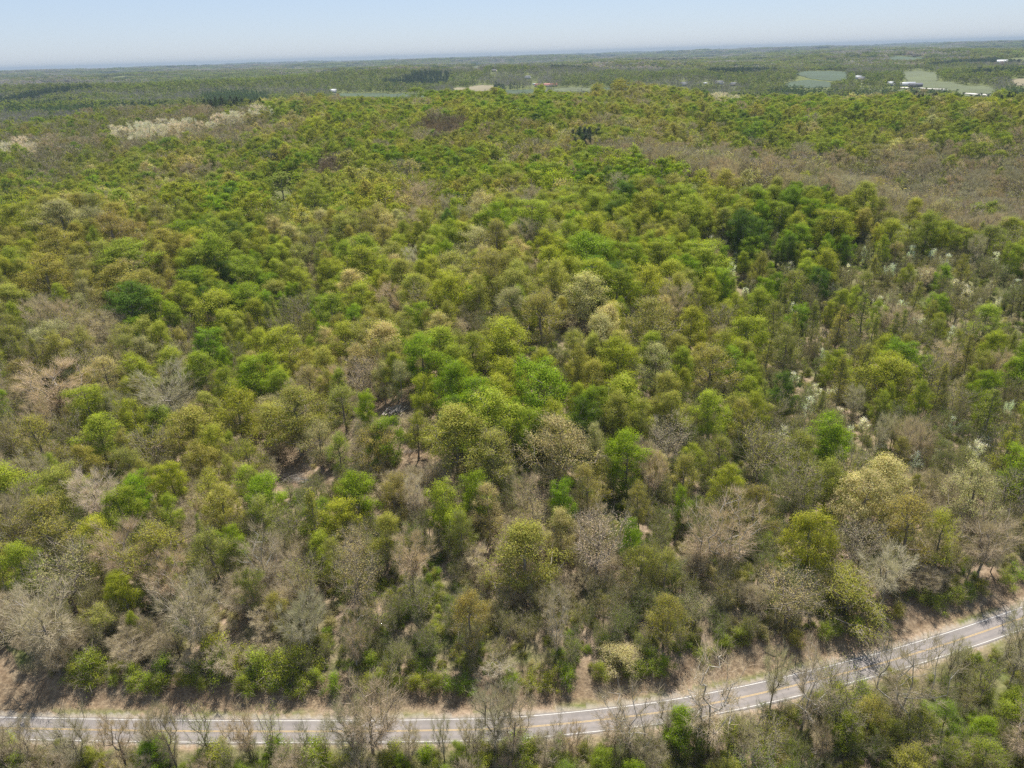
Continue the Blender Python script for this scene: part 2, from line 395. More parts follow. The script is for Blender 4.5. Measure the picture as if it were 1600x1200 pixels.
def patch_proto(seed, size=42.0, n=17):
    rng = np.random.default_rng(seed); parts = []
    for i in range(n):
        c = np.array([rng.uniform(-size / 2, size / 2), rng.uniform(-size / 2, size / 2), 0]); h = rng.uniform(13, 21); rad = rng.uniform(4.0, 7.0)
        m = 34; a = rng.uniform(0, 6.28, m); t = rng.uniform(0, 1, m); r = rad * np.sqrt(1 - t ** 2.2)
        C = c + np.stack([r * np.cos(a), r * np.sin(a), h * (0.45 + 0.55 * t)], 1)
        v, q = leaves(rng, C, 1, 0.4, 3.0, c + np.array([0, 0, h * 0.4]))
        k = rng.choice(4); base = np.array([(1, 1, 1), (1.25, 1.0, 0.9), (0.75, 0.85, 0.8), (1.15, 1.1, 1.3)][k]) * rng.normal(1, 0.15)
        parts.append((v, q, 0, base * rng.normal(1, 0.12, (len(q), 1)).clip(0.5, 1.5)))
    V, Q, M, W = join(parts); return mesh_from('patch', V, Q, [LEAF], M, W)
PATCH = [patch_proto(900 + i) for i in range(5)]

# colours of leaves and twigs (diffuse albedo)
TINT = {
 'bright green': (0.195, 0.275, 0.008), 'fresh green': (0.265, 0.300, 0.022), 'deep green': (0.095, 0.155, 0.010),
 'yellow-green': (0.310, 0.335, 0.028), 'olive': (0.315, 0.300, 0.055), 'khaki': (0.455, 0.400, 0.175), 'russet': (0.29, 0.245, 0.050),
 'tan': (0.44, 0.365, 0.255), 'grey-brown': (0.42, 0.345, 0.255), 'silver': (0.56, 0.50, 0.43), 'white': (0.85, 0.85, 0.78),
 'dark': (0.055, 0.085, 0.035), 'dark brown': (0.21, 0.16, 0.115), 'moss green': (0.265, 0.270, 0.034)}
MIXES = {   # (weight, species, tint), from the greenest to the barest so that neighbours keep to stands
 'g': [(1, 'dense', 'deep green'), (4.5, 'dense', 'bright green'), (5, 'dense', 'fresh green'), (4, 'dome', 'fresh green'), (1.6, 'dome', 'yellow-green'), (4, 'dome', 'olive'), (3, 'open', 'moss green'), (1, 'open', 'khaki'), (0.6, 'bare', 'grey-brown')],
 'o': [(1, 'dense', 'bright green'), (2.5, 'dense', 'fresh green'), (3, 'dome', 'fresh green'), (2.5, 'dome', 'yellow-green'), (6, 'dome', 'olive'), (3, 'open', 'olive'), (1, 'open', 'russet'), (2.5, 'dome', 'khaki'), (0.8, 'bare', 'grey-brown')],
 'm': [(2, 'dense', 'fresh green'), (3, 'dome', 'fresh green'), (3, 'dome', 'olive'), (3, 'open', 'olive'), (3, 'open', 'khaki'), (2, 'thin', 'olive'), (0.7, 'open', 'russet'), (1.6, 'bare', 'tan')],
 'n': [(1.2, 'dense', 'bright green'), (2.5, 'dome', 'fresh green'), (1.6, 'cone', 'moss green'), (4, 'open', 'moss green'), (3.5, 'thin', 'moss green'), (2, 'thin', 'olive'), (0.8, 'open', 'russet'), (1.6, 'bare', 'grey-brown')],
 'b': [(0.8, 'dense', 'fresh green'), (2.0, 'open', 'moss green'), (3, 'thin', 'moss green'), (2.5, 'open', 'olive'), (4.5, 'thin', 'olive'), (1.5, 'thin', 'russet'), (4.5, 'thin', 'khaki'), (3, 'bare', 'tan'), (2.6, 'bare', 'grey-brown'), (0.5, 'pale', 'grey-brown')],
 'y': [(3, 'dome', 'yellow-green'), (3, 'open', 'yellow-green'), (1.5, 'open', 'olive'), (1, 'open', 'russet'), (1.5, 'bare', 'tan')],
 'k': [(8, 'bare', 'silver'), (2, 'bare', 'tan'), (1, 'thin', 'khaki')],
 'v': [(6, 'bare', 'grey-brown'), (2, 'bare', 'tan'), (2, 'thin', 'russet'), (2, 'thin', 'khaki'), (1, 'thin', 'olive'), (0.5, 'open', 'olive')],
 'p': [(6, 'pine', 'dark'), (1, 'pine', 'deep green')],
 'd': [(4, 'bare', 'dark brown'), (2, 'open', 'dark brown')],
 'f': [(3, 'open', 'moss green'), (3, 'dome', 'olive'), (2, 'bare', 'grey-brown'), (2, 'dome', 'fresh green'), (1, 'pine', 'dark'), (2, 'bare', 'tan')],
}
GRID0 = 140; GRIDS = 50
GRID = ["mnnnoggggooggogo", "nnbbogggomogooog", "nnogggggmggbbbbb", "oogggoogggggggbb", "ooogooomoggggnnn", "ooogomoogggggnnn", "omggnomgogonnnnn",
        "nmgonogoooonnnnb", "nmonmmogggogonnn", "nbmmmmggggoonnnn", "nombmbgogggonnnn", "nmmonmogogomnnbn", "nmoynnmoogoobonn", "bmnynomoogmbyonb",
        "mbnonbmoogmbonnn", "bbbnbbmnobmbonon", "bbbnbbnbbnbbnonn", "bbngbbbbbnbbnoog", "bbbbbbbbbbbbbbbb", "bbbbbbbbbbbbbbbb", "bbbbbbbbnnggngbg", "bbbbbbbbnnggngbg"]
ELL = [(255, 206, 78, 10, -6, 'k'), (380, 187, 45, 4, -12, 'k'), (25, 236, 40, 4, -6, 'k'), (60, 173, 80, 6, 0, 'p'), (368, 155, 56, 15, -8, 'p'),
       (690, 203, 42, 13, 0, 'd'), (520, 258, 28, 14, 0, 'd'), (912, 222, 13, 15, 0, 'p'), (1255, 144, 52, 7, 3, 'p'), (1405, 148, 80, 7, 3, 'p'), (1590, 150, 30, 13, 0, 'p'),
       (1085, 262, 18, 9, 0, 'k'), (1135, 270, 22, 12, 20, 'k'), (1150, 158, 30, 5, 0, 'k'), (300, 530, 55, 22, -25, 'b'), (960, 300, 28, 8, 0, 'b'), (1030, 312, 14, 10, 0, 'b'),
       (505, 680, 60, 50, 0, 'm'), (1050, 250, 130, 12, 8, 'b')]
REG = [([(860, 240), (1060, 262), (1160, 282), (1300, 300), (1420, 338), (1500, 358), (1640, 385), (1640, 262), (1480, 262), (1380, 248), (1220, 238), (1000, 232)], 'v'),
       ([(980, 262), (1060, 268), (1160, 290), (1300, 310), (1420, 346), (1520, 372), (1640, 395), (1640, 430), (1480, 400), (1350, 370), (1180, 340), (1000, 300)], 'g'),
       ([(-40, 325), (60, 302), (150, 272), (240, 232), (330, 212), (430, 184), (300, 214), (180, 232), (60, 245), (-40, 250)], 'n'),
       ([(-40, 420), (-40, 330), (60, 305), (150, 275), (240, 238), (330, 218), (330, 270), (200, 330), (100, 380)], 'o')]
def mix_code(px, py, rng):
    for poly, cd in REG:
        if inpoly(px + rng.normal(0, 4), py + rng.normal(0, 2), poly): return cd if rng.random() < 0.85 else 'm'
    jx = px + rng.normal(0, 9); jy = py + rng.normal(0, 2.6)
    for cx, cy_, rx, ry, ro, code in ELL:
        c, s = math.cos(R(ro)), math.sin(R(ro)); dx = jx - cx; dy = jy - cy_
        if ((dx * c + dy * s) / rx) ** 2 + ((-dx * s + dy * c) / ry) ** 2 < 1: return code
    px = px + rng.normal(0, 22); py_ = py + rng.normal(0, 12)
    gx = int(min(15, max(0, px // 100))); gy = int(min(len(GRID) - 1, max(0, (py_ - GRID0) // GRIDS)))
    if py < 142: return 'f'
    return GRID[gy][gx]
def pick(code, rng, x=None, y=None):
    M = MIXES[code]; w_ = np.array([a[0] for a in M], float); w_ = np.cumsum(w_ / w_.sum()); u = rng.random()
    if x is not None and rng.random() < 0.72:
        u = (u - 0.5) * 0.55 + 0.5 + 1.25 * float(vnoise(x, y, 34, 71)) + 0.5 * float(vnoise(x, y, 90, 72))
        u = 2 - u if u > 1 else -u if u < 0 else u
    k = int(min(len(M) - 1, np.searchsorted(w_, min(0.9999, max(0, u))))); return M[k][1], M[k][2]

# ------------------------------------------------------------ ground that must stay open (image outlines turned into places on the land)
def inpoly(px, py, poly):
    px = np.asarray(px, float); py = np.asarray(py, float); c = np.zeros(px.shape, bool); n = len(poly)
    for i in range(n):
        x1, y1 = poly[i]; x2, y2 = poly[(i + 1) % n]
        if y1 == y2: continue
        c ^= ((y1 > py) != (y2 > py)) & (px < (x2 - x1) * (py - y1) / (y2 - y1) + x1)
    return c
CLEAR = [[(642, 612), (668, 625), (655, 668), (628, 672), (640, 690), (700, 700), (700, 738), (660, 745), (625, 735), (612, 690), (586, 668), (600, 640)],
         [(508, 640), (545, 655), (530, 690), (492, 700)], [(440, 690), (468, 700), (470, 765), (440, 762)], [(475, 735), (520, 745), (515, 768), (470, 765)]]
FIELDS = [([(1220, 134), (1236, 128), (1262, 125), (1298, 129), (1300, 136), (1262, 138)], 'g', 'deep green crop field left of the pine belt beyond the wood'),
 ([(1242, 116), (1262, 111), (1322, 113), (1326, 124), (1302, 127), (1262, 122)], 'g', 'dark green field just behind the nearer crop field'),
 ([(1408, 113), (1436, 110), (1462, 114), (1466, 126), (1452, 133), (1418, 130)], 'p', 'sloping green pasture above the long farm shed'),
 ([(1436, 127), (1480, 128), (1508, 134), (1506, 144), (1470, 143), (1434, 138)], 'p', 'green pasture right of the long farm shed'),
 ([(1494, 136), (1540, 134), (1556, 142), (1548, 153), (1500, 151)], 'p', 'green pasture crossed by the pale gravel lane'),
 ([(1580, 124), (1612, 120), (1612, 134), (1588, 134)], 't', 'tan field at the far right edge of the valley'),
 ([(1378, 92), (1400, 88), (1448, 90), (1440, 94), (1392, 95)], 'g', 'narrow pale green field on the distant rise'),
 ([(785, 147), (790, 141), (836, 140), (838, 147)], 'g', 'grey-green field beyond the crest, centre of the view'),
 ([(858, 144), (868, 138), (905, 136), (930, 139), (926, 144)], 'p', 'light green field beside the small white house'),
 ([(934, 141), (945, 137), (984, 136), (982, 141)], 'g', 'small green field on the valley floor'),
 ([(730, 143), (734, 136), (752, 133), (772, 134), (768, 143)], 't', 'tan grassy field beyond the crest'),
 ([(706, 141), (712, 137), (730, 137), (728, 141)], 't', 'small bare tan field left of the larger one'),
 ([(528, 151), (530, 146), (600, 146), (668, 149), (666, 153)], 'g', 'long narrow green field behind the wooded crest'),
 ([(1330, 141), (1345, 138), (1430, 140), (1430, 143)], 'p', 'thin strip of meadow behind the pine belt')]
FIELDW = [np.array([raycast([a], [b])[0] for a, b in f[0]]) for f in FIELDS]
def grow(poly, k):
    p = np.array(poly, float); c = p.mean(0); return [tuple(q) for q in c + (p - c) * k]
KEEP = [f[0] for f in FIELDS] + CLEAR
CLEARW = [np.array([raycast([a], [b])[0] for a, b in grow(c, 1.3)]) for c in CLEAR]
TRACK_PX = [(-14, 985), (10, 1010), (30, 1045), (55, 1078), (92, 1118), (40, 1119), (-30, 1117)]
TRACKW = np.array([raycast([a], [b])[0] for a, b in TRACK_PX])
# far buildings: pixel, kind
BLD = [(1565, 101, 'dome'), (1597, 103, 'long'), (1412, 134, 'shed'), (1430, 136, 'dark'), (1393, 134, 'house'), (1476, 144, 'small'), (850, 146, 'house'),
       (744, 107, 'house'), (824, 123, 'house'), (835, 133, 'small'), (853, 135, 'red'), (1339, 124, 'house'), (1346, 125, 'tan'), (1068, 134, 'house'), (1102, 132, 'small'),
       (1124, 132, 'house'), (1145, 134, 'tan'), (520, 145, 'house'), (772, 112, 'tan'), (1590, 351, 'small')]
BLDW = raycast([b[0] for b in BLD], [b[1] for b in BLD])

# ------------------------------------------------------------ where the trees stand
rng = np.random.default_rng(5)
TREES = []       # dict(x,y,z,s,sz,rot,kind,tint,near)
def put(x, y, kind, tint, s=1.0, sz=1.0, z=None, hero=False):
    TREES.append(dict(x=float(x), y=float(y), z=float(height(x, y)) if z is None else z, s=s, sz=sz, rot=float(rng.uniform(0, 6.28)), kind=kind, tint=tint, hero=hero))
# trees the photograph singles out: crown centre px, py, crown width px, species, tint
HERO = [
 (1298, 690, 62, 'dense', 'bright green'), (1225, 612, 46, 'dense', 'deep green'), (1268, 838, 66, 'dense', 'yellow-green'), (820, 865, 104, 'dome', 'olive'),
 (982, 718, 66, 'dense', 'bright green'), (922, 765, 60, 'open', 'russet'), (958, 648, 54, 'dome', 'olive'), (838, 605, 88, 'dense', 'bright green'), (660, 562, 66, 'dense', 'bright green'),
 (590, 700, 70, 'open', 'russet'), (603, 690, 52, 'dense', 'bright green'), (650, 672, 44, 'open', 'fresh green'), (575, 640, 32, 'dense', 'bright green'), (665, 615, 42, 'dense', 'fresh green'),
 (625, 600, 40, 'open', 'khaki'), (790, 545, 92, 'dome', 'yellow-green'), (700, 455, 60, 'dense', 'fresh green'), (1170, 525, 56, 'dense', 'fresh green'), (1008, 450, 66, 'dome', 'yellow-green'),
 (915, 465, 74, 'dome', 'khaki'), (845, 500, 80, 'open', 'olive'), (750, 460, 50, 'dome', 'olive'), (1020, 500, 90, 'open', 'olive'), (1080, 515, 55, 'dome', 'yellow-green'), (860, 440, 60, 'dome', 'olive'),
 (875, 690, 110, 'open', 'khaki'), (765, 795, 55, 'open', 'khaki'), (832, 800, 50, 'thin', 'khaki'), (910, 650, 50, 'dense', 'deep green'), (930, 690, 40, 'open', 'khaki'), (880, 790, 46, 'dense', 'bright green'),
 (1120, 715, 52, 'open', 'moss green'), (1065, 745, 50, 'open', 'olive'), (1140, 765, 44, 'dense', 'yellow-green'), (1045, 690, 64, 'thin', 'tan'), (1000, 785, 44, 'open', 'olive'), (1110, 650, 60, 'dome', 'yellow-green'),
 (1110, 580, 80, 'open', 'olive'), (1025, 570, 56, 'open', 'khaki'), (965, 570, 60, 'dense', 'fresh green'), (1095, 830, 66, 'pale', 'grey-brown'), (1135, 830, 90, 'pale', 'grey-brown'), (1175, 800, 66, 'open', 'russet'),
 (370, 645, 72, 'dome', 'yellow-green'), (155, 685, 62, 'dome', 'yellow-green'), (325, 770, 60, 'open', 'yellow-green'), (345, 795, 60, 'dome', 'olive'), (268, 755, 44, 'dense', 'fresh green'), (265, 615, 80, 'bare', 'tan'),
 (85, 600, 84, 'bare', 'tan'), (200, 410, 66, 'dense', 'yellow-green'), (160, 405, 52, 'dome', 'olive'), (205, 480, 60, 'dense', 'deep green'), (240, 480, 46, 'dense', 'bright green'), (70, 430, 70, 'dome', 'olive'),
 (195, 440, 78, 'dome', 'olive'), (235, 450, 50, 'dome', 'olive'), (90, 385, 60, 'dome', 'olive'), (30, 345, 50, 'dense', 'fresh green'), (325, 545, 46, 'dense', 'bright green'), (440, 545, 60, 'dense', 'fresh green'),
 (498, 690, 56, 'open', 'khaki'), (530, 710, 44, 'open', 'yellow-green'), (485, 605, 44, 'open', 'khaki'), (645, 405, 24, 'bare', 'silver'), (645, 775, 34, 'bare', 'silver'), (610, 770, 56, 'open', 'russet'),
 (565, 590, 60, 'thin', 'tan'), (555, 560, 40, 'open', 'khaki'), (700, 350, 24, 'dense', 'deep green'), (490, 310, 60, 'dome', 'yellow-green'), (440, 290, 60, 'dense', 'fresh green'), (1310, 570, 40, 'dense', 'fresh green'),
 (1240, 470, 34, 'cone', 'fresh green'), (1310, 505, 26, 'cone', 'olive'), (1275, 500, 30, 'cone', 'moss green'), (1365, 520, 26, 'cone', 'moss green'), (1195, 560, 28, 'cone', 'olive'), (1315, 590, 34, 'cone', 'moss green'),
 (1545, 610, 34, 'dense', 'bright green'), (1520, 765, 80, 'open', 'khaki'), (1420, 820, 80, 'open', 'russet'), (1475, 840, 60, 'open', 'yellow-green'), (1350, 850, 60, 'thin', 'tan'), (1330, 925, 115, 'open', 'moss green'),
 (1235, 930, 80, 'thin', 'khaki'), (1545, 840, 70, 'bare', 'grey-brown'), (1390, 890, 70, 'bare', 'grey-brown'), (970, 1025, 64, 'open', 'khaki'), (935, 855, 90, 'thin', 'tan'), (735, 970, 64, 'open', 'russet'),
 (410, 870, 70, 'pale', 'grey-brown'), (200, 860, 80, 'bare', 'grey-brown'), (150, 770, 60, 'bare', 'silver'), (550, 990, 44, 'pale', 'grey-brown'), (780, 1040, 50, 'pale', 'grey-brown'), (870, 970, 50, 'pale', 'grey-brown'),
 (470, 905, 60, 'thin', 'olive'), (560, 860, 60, 'thin', 'khaki'), (700, 790, 60, 'dense', 'fresh green'), (720, 830, 50, 'open', 'moss green'), (1180, 175, 30, 'dome', 'olive'), (1170, 285, 40, 'dome', 'khaki'),
 (150, 845, 60, 'dome', 'yellow-green'), (250, 870, 90, 'open', 'moss green'), (390, 715, 50, 'open', 'fresh green'), (240, 700, 60, 'thin', 'moss green'), (60, 690, 70, 'open', 'moss green'), (1095, 200, 24, 'dome', 'yellow-green'),
 (1425, 330, 32, 'dome', 'yellow-green'), (1095, 285, 40, 'dome', 'yellow-green'), (985, 405, 40, 'dense', 'fresh green'), (850, 385, 36, 'dome', 'yellow-green'), (1070, 790, 30, 'dense', 'bright green'), (985, 840, 34, 'dense', 'bright green'),
 (1040, 960, 60, 'open', 'olive'), (640, 870, 60, 'bare', 'tan'), (655, 930, 50, 'thin', 'olive'), (475, 970, 60, 'bare', 'tan'), (300, 950, 80, 'bare', 'grey-brown'), (100, 900, 80, 'thin', 'khaki'), (70, 970, 80, 'bare', 'grey-brown'), (265, 900, 60, 'bare', 'grey-brown')]
HEROC = []
for px, py, wpx, kd, tn in HERO:
    s_ = SPEC[kd]; g = raycast([px], [py], 0.62 * s_['H'])[0]
    for _ in range(2):
        dist = math.sqrt(g[0] ** 2 + g[1] ** 2 + (CAM_Z - g[2] - 10) ** 2)
        rad = wpx / FPX * dist / 2; sc_ = rad / s_['rad']; szz = (0.35 * sc_ + 0.65) if kd != 'dogwood' else sc_
        szz = min(szz, 1.25)
        g = raycast([px], [py], 0.62 * s_['H'] * szz)[0]
        while 0 < road_off(g[0], g[1]) < 13 and szz > 0.3:
            szz *= 0.88; g = raycast([px], [py], 0.62 * s_['H'] * szz)[0]
    put(g[0], g[1], kd, tn, sc_, szz, hero=True); HEROC.append((px, py, wpx, dist))
DOG = [(1110, 378), (1130, 376), (1215, 368), (1425, 395), (1458, 398), (1420, 412), (1522, 410), (1497, 442), (1570, 424), (1545, 450), (1375, 472), (1412, 474), (1355, 380), (1530, 476), (1562, 470), (1240, 590),
       (1272, 612), (1302, 612), (1225, 674), (1328, 684), (1465, 708), (1428, 728), (1520, 706), (1375, 702), (1312, 642), (1176, 444), (1240, 480), (1150, 400), (1485, 660), (1590, 440), (1455, 462), (1350, 400), (1300, 450), (1585, 500), (1140, 420), (1165, 455), (1445, 430), (1480, 405), (1555, 405), (1510, 455), (1435, 500), (1590, 520), (1490, 520), (1260, 640), (1350, 660), (1405, 640), (1500, 600), (1575, 640), (1540, 690), (1285, 560), (1450, 560), (1200, 400), (1235, 420), (1270, 390), (1325, 425), (1390, 425)]
for px, py in DOG:
    g = raycast([px], [py], 5.0)[0]; HEROC.append((px, py - 3, 20, math.hypot(g[0], g[1]) + 8)); put(g[0], g[1], 'dogwood', 'white' if rng.random() < 0.8 else 'silver', rng.uniform(0.42, 0.85), rng.uniform(0.8, 1.25), hero=True)
# hedge-like shrubs along the foot of the wood and bright undergrowth
SHR = []
for a in np.arange(112, 500, 13): SHR.append((a + rng.uniform(-9, 9), 1058 + rng.uniform(-26, 16), ('bright green' if rng.random() < .5 else 'fresh green') if 200 < a < 480 else 'fresh green', rng.uniform(0.55, 1.5)))
for a in np.arange(330, 470, 18): SHR.append((a + rng.uniform(-8, 8), 1035 + rng.uniform(-14, 10), 'yellow-green' if rng.random() < .4 else 'fresh green', rng.uniform(0.9, 1.5)))
for a, b in [(590, 1060), (615, 1068), (650, 1062), (675, 1075), (700, 1072), (725, 1068), (565, 1065), (575, 1030), (660, 1035), (860, 1075), (890, 1062), (940, 1050), (985, 1050), (1020, 1035), (1040, 1045), (1000, 1062), (1010, 1020), (800, 1072), (830, 1070), (640, 950), (660, 945),
             (1290, 990), (1310, 985), (1340, 978), (1370, 960), (1405, 950), (1470, 940), (1495, 935), (1515, 925), (1480, 915), (1450, 930), (1425, 920), (1540, 930), (1575, 905), (1205, 940), (1190, 935), (1160, 990), (1130, 1005), (1100, 1015), (1245, 1000), (520, 1068), (1595, 890)]:
    SHR.append((a, b, 'fresh green' if rng.random() < 0.55 else 'bright green' if rng.random() < .5 else 'moss green', rng.uniform(0.8, 1.35)))
for a, b, t_, s_ in SHR:
    g = raycast([a], [b], 2.2)[0]; 
    if road_off(g[0], g[1]) < 9.6: g[1] += 9.6 - road_off(g[0], g[1])
    if road_off(g[0], g[1]) < 12.5: s_ = min(s_, 0.9)
    put(g[0], g[1], 'shrub', t_, s_, s_ * rng.uniform(0.85, 1.1), hero=True)
# trees on the near side of the road: foot px, py, height m, width factor
FG = [(1108, 1168, 22, 1.1, 'pale', 'grey-brown'), (985, 1188, 19, 1.0, 'pale', 'grey-brown'), (775, 1185, 20, 0.8, 'sparse', 'grey-brown'), (800, 1190, 17, 0.8, 'sparse', 'grey-brown'), (585, 1195, 20, 1.1, 'sparse', 'grey-brown'),
      (560, 1205, 17, 0.8, 'sparse', 'tan'), (695, 1190, 12, 0.6, 'sparse', 'grey-brown'), (745, 1200, 14, .6, 'sparse', 'grey-brown'), (430, 1185, 13, 0.7, 'thin', 'yellow-green'), (330, 1185, 14, 0.7, 'thin', 'yellow-green'), (395, 1190, 14, 0.8, 'sparse', 'tan'), (480, 1180, 9, .6, 'thin', 'moss green'), (510, 1185, 9, .7, 'thin', 'olive'),
      (15, 1205, 16, 0.8, 'sparse', 'grey-brown'), (55, 1200, 13, 0.7, 'sparse', 'grey-brown'), (140, 1210, 17, 0.8, 'sparse', 'grey-brown'), (200, 1205, 15, 0.7, 'sparse', 'grey-brown'), (245, 1200, 13, 0.7, 'sparse', 'grey-brown'), (280, 1208, 16, 0.6, 'sparse', 'tan'),
      (1250, 1145, 21, 0.9, 'pale', 'grey-brown'), (1302, 1160, 20, 0.9, 'thin', 'moss green'), (1203, 1105, 17, 0.6, 'sparse', 'tan'), (1395, 1140, 24, 0.9, 'pale', 'grey-brown'), (1530, 1100, 13, 0.9, 'thin', 'moss green'), (1575, 1075, 24, 0.6, 'sparse', 'grey-brown'),
      (1590, 1195, 16, 1.0, 'pale', 'grey-brown'), (1480, 1060, 12, 0.6, 'sparse', 'grey-brown'), (1155, 1200, 14, 0.9, 'sparse', 'tan'), (1280, 1195, 10, 0.8, 'sparse', 'tan'), (890, 1200, 12, 0.7, 'sparse', 'tan'), (640, 1205, 13, 0.6, 'sparse', 'grey-brown'), (1605, 1120, 17, 1, 'sparse', 'grey-brown')]
for px, py, hm, wf, kd, tn in FG:
    g = raycast([px], [py])[0]; put(g[0], g[1], kd, tn, wf * hm / 18, hm / SPEC[kd]['H'], hero=True)
# scrub on the near side of the road
def low_line(px): return np.interp(px, [0, 540, 800, 1060, 1350, 1600], [1159, 1163, 1158, 1130, 1066, 986])
k_ = 0; tries = 0
while k_ < 420 and tries < 6000:
    tries += 1
    px = rng.uniform(-80, 1680); py = rng.uniform(low_line(px) + 6, 1360)
    g = raycast([px], [py])[0]
    if road_off(g[0], g[1]) > -4.6: continue
    u_ = rng.random(); kd = 'shrub' if u_ < 0.58 else 'dome' if u_ < 0.68 else 'thin' if u_ < 0.76 else 'sparse' if u_ < 0.85 else 'open'
    hm = rng.uniform(1.8, 5.0) if kd == 'shrub' else rng.uniform(5, 12)
    if px < 850 and kd != 'shrub' and kd != 'sparse': hm *= 0.7
    tp = project(g[0], g[1], g[2] + hm)[1]
    over = low_line(px) - tp
    if over > ((8 if px < 900 else 18) if kd != 'sparse' else 40): continue
    k_ += 1
    tn = rng.choice(['fresh green', 'moss green', 'bright green', 'olive', 'khaki'], p=[.38, .16, .34, .07, .05])
    if kd == 'sparse': tn = 'grey-brown'
    sz_ = hm / SPEC[kd]['H']; s_ = sz_ * (rng.uniform(0.8, 1.3) if kd == 'shrub' else rng.uniform(0.9, 1.3))
    put(g[0], g[1], kd, tn, s_, sz_, hero=True)

HC = np.array(HEROC)
# fill: dart throwing in a hashed grid
cell = 6.0; occ = {}
def near_ok(x, y, r):
    cx, cy_ = int(x // cell), int(y // cell)
    for i in range(cx - 2, cx + 3):
        for j in range(cy_ - 2, cy_ + 3):
            for (a, b, q) in occ.get((i, j), ()):
                if (a - x) ** 2 + (b - y) ** 2 < ((r + q) * 0.5) ** 2: return False
    return True
def occupy(x, y, r): occ.setdefault((int(x // cell), int(y // cell)), []).append((x, y, r))
for t in TREES:
    if t['kind'] not in ('shrub', 'dogwood'): occupy(t['x'], t['y'], SPEC[t['kind']]['rad'] * t['s'] * 1.35)
    else: occupy(t['x'], t['y'], 3.0)
def keep_clear(x, y, z, H, rad, polys):
    """True if a tree there would stand on or hide ground the photograph shows open"""
    zz = np.array([z + 0.1 * H, z + 0.35 * H, z + 0.6 * H, z + 0.85 * H, z + 0.98 * H, z + 0.7 * H, z + 0.7 * H])
    xx = np.array([x, x, x, x, x, x - rad * 0.7, x + rad * 0.7]); yy = np.full(7, y)
    px, py, _ = project(xx, yy, zz)
    for p in polys:
        if inpoly(px, py, p).any(): return True
    return False
NCAND = 110000
u = rng.uniform(0, 1, NCAND); DC = 112 + (1300 - 112) * u ** 0.62; AC = rng.uniform(-52, 52, NCAND)
xs = DC * np.sin(np.radians(AC)); ys = DC * np.cos(np.radians(AC)); hs = height(xs, ys); so_ = road_off(xs, ys)
pxs, pys, _ = project(xs, ys, hs + 12)
near_keep = CLEAR + [[(a, b) for a, b in TRACK_PX[:5]] + [(0, 1119), (-40, 1100)], [(-12, 836), (14, 836), (14, 876), (-12, 876)]] + [grow([(b[0] - 4, b[1] - 4), (b[0] + 6, b[1] - 4), (b[0] + 6, b[1] + 2), (b[0] - 4, b[1] + 2)], 1.0) for b in BLD[-1:]]
far_keep = [f[0] for f in FIELDS] + [[(b[0] - 5, b[1] - 4), (b[0] + 6, b[1] - 4), (b[0] + 6, b[1] + 1), (b[0] - 5, b[1] + 1)] for b in BLD]
for i in np.argsort(rng.uniform(0, 1, NCAND)):
    x, y, d = xs[i], ys[i], DC[i]
    if so_[i] < 17: continue
    if so_[i] < 34 and pxs[i] < 125 and pxs[i] > -80: continue
    if pxs[i] < -260 or pxs[i] > 1860 or pys[i] > 1500: continue
    code = mix_code(pxs[i], pys[i], rng); kd, tn = pick(code, rng, x, y)
    s_ = float(np.clip(rng.normal(1.14, 0.34), 0.45, 1.9)); r = SPEC[kd]['rad'] * s_ * (1.2 if kd not in ('bare', 'thin', 'pale') else 1.12)
    if code == 'b' or code == 'n': s_ *= 0.88
    if so_[i] < 24: s_ *= 0.62
    if not near_ok(x, y, r): continue
    sz = (0.4 * s_ + 0.6) * rng.uniform(0.85, 1.1) * (0.72 if so_[i] < 24 else 1)
    if keep_clear(x, y, hs[i], SPEC[kd]['H'] * sz, SPEC[kd]['rad'] * s_, near_keep if d < 600 else far_keep): continue
    if inpoly(x, y, [tuple(q[:2]) for q in TRACKW]): continue
    Hc = SPEC[kd]['H'] * sz; cpx, cpy, cf = project(x, y, hs[i] + 0.62 * Hc); wc = 2 * SPEC[kd]['rad'] * s_ / cf * FPX; hc = Hc * 0.55 / cf * FPX
    if ((HC[:, 3] > cf * 0.99) & (np.abs(HC[:, 0] - cpx) < 0.28 * HC[:, 2] + 0.42 * wc) & (np.abs(HC[:, 1] - cpy) < 0.28 * HC[:, 2] + 0.5 * hc)).any(): continue
    occupy(x, y, r); put(x, y, kd, tn, s_, sz, hs[i])
print('trees to 1300 m:', len(TREES))

# ------------------------------------------------------------ ground sheet
azs = np.radians(np.concatenate([np.linspace(-180, -56, 32, endpoint=False), np.linspace(-56, 56, 680, endpoint=False), np.linspace(56, 180, 33)]))
rs = np.concatenate([[0.0, 30, 60, 80], np.arange(88, 260, 1.1), np.geomspace(260, 27000, 640)])
A_, R_ = np.meshgrid(azs, rs); X = R_ * np.sin(A_); Y = R_ * np.cos(A_); Z = height(X, Y)
nr, na = X.shape; idx = np.arange(nr * na).reshape(nr, na)
Q = np.stack([idx[:-1, :-1], idx[1:, :-1], idx[1:, 1:], idx[:-1, 1:]], -1).reshape(-1, 4)[:, ::-1]
GM, n, l = new_mat('forest_floor')
geo = N(n, 'ShaderNodeNewGeometry'); pos = geo.outputs['Position']
n1 = noise(n, l, 0.05, 5, 0.6, pos); n2 = noise(n, l, 0.9, 6, 0.75, pos); n3 = noise(n, l, 0.013, 3, 0.5, pos)
c1 = ramp(n, l, n2.outputs[0], [(0.25, (0.12, 0.085, 0.055)), (0.5, (0.27, 0.20, 0.14)), (0.75, (0.40, 0.31, 0.22))])
c2 = ramp(n, l, n2.outputs[0], [(0.3, (0.06, 0.08, 0.02)), (0.7, (0.17, 0.18, 0.06))])
f1 = ramp(n, l, n1.outputs[0], [(0.50, (0, 0, 0)), (0.66, (1, 1, 1))])
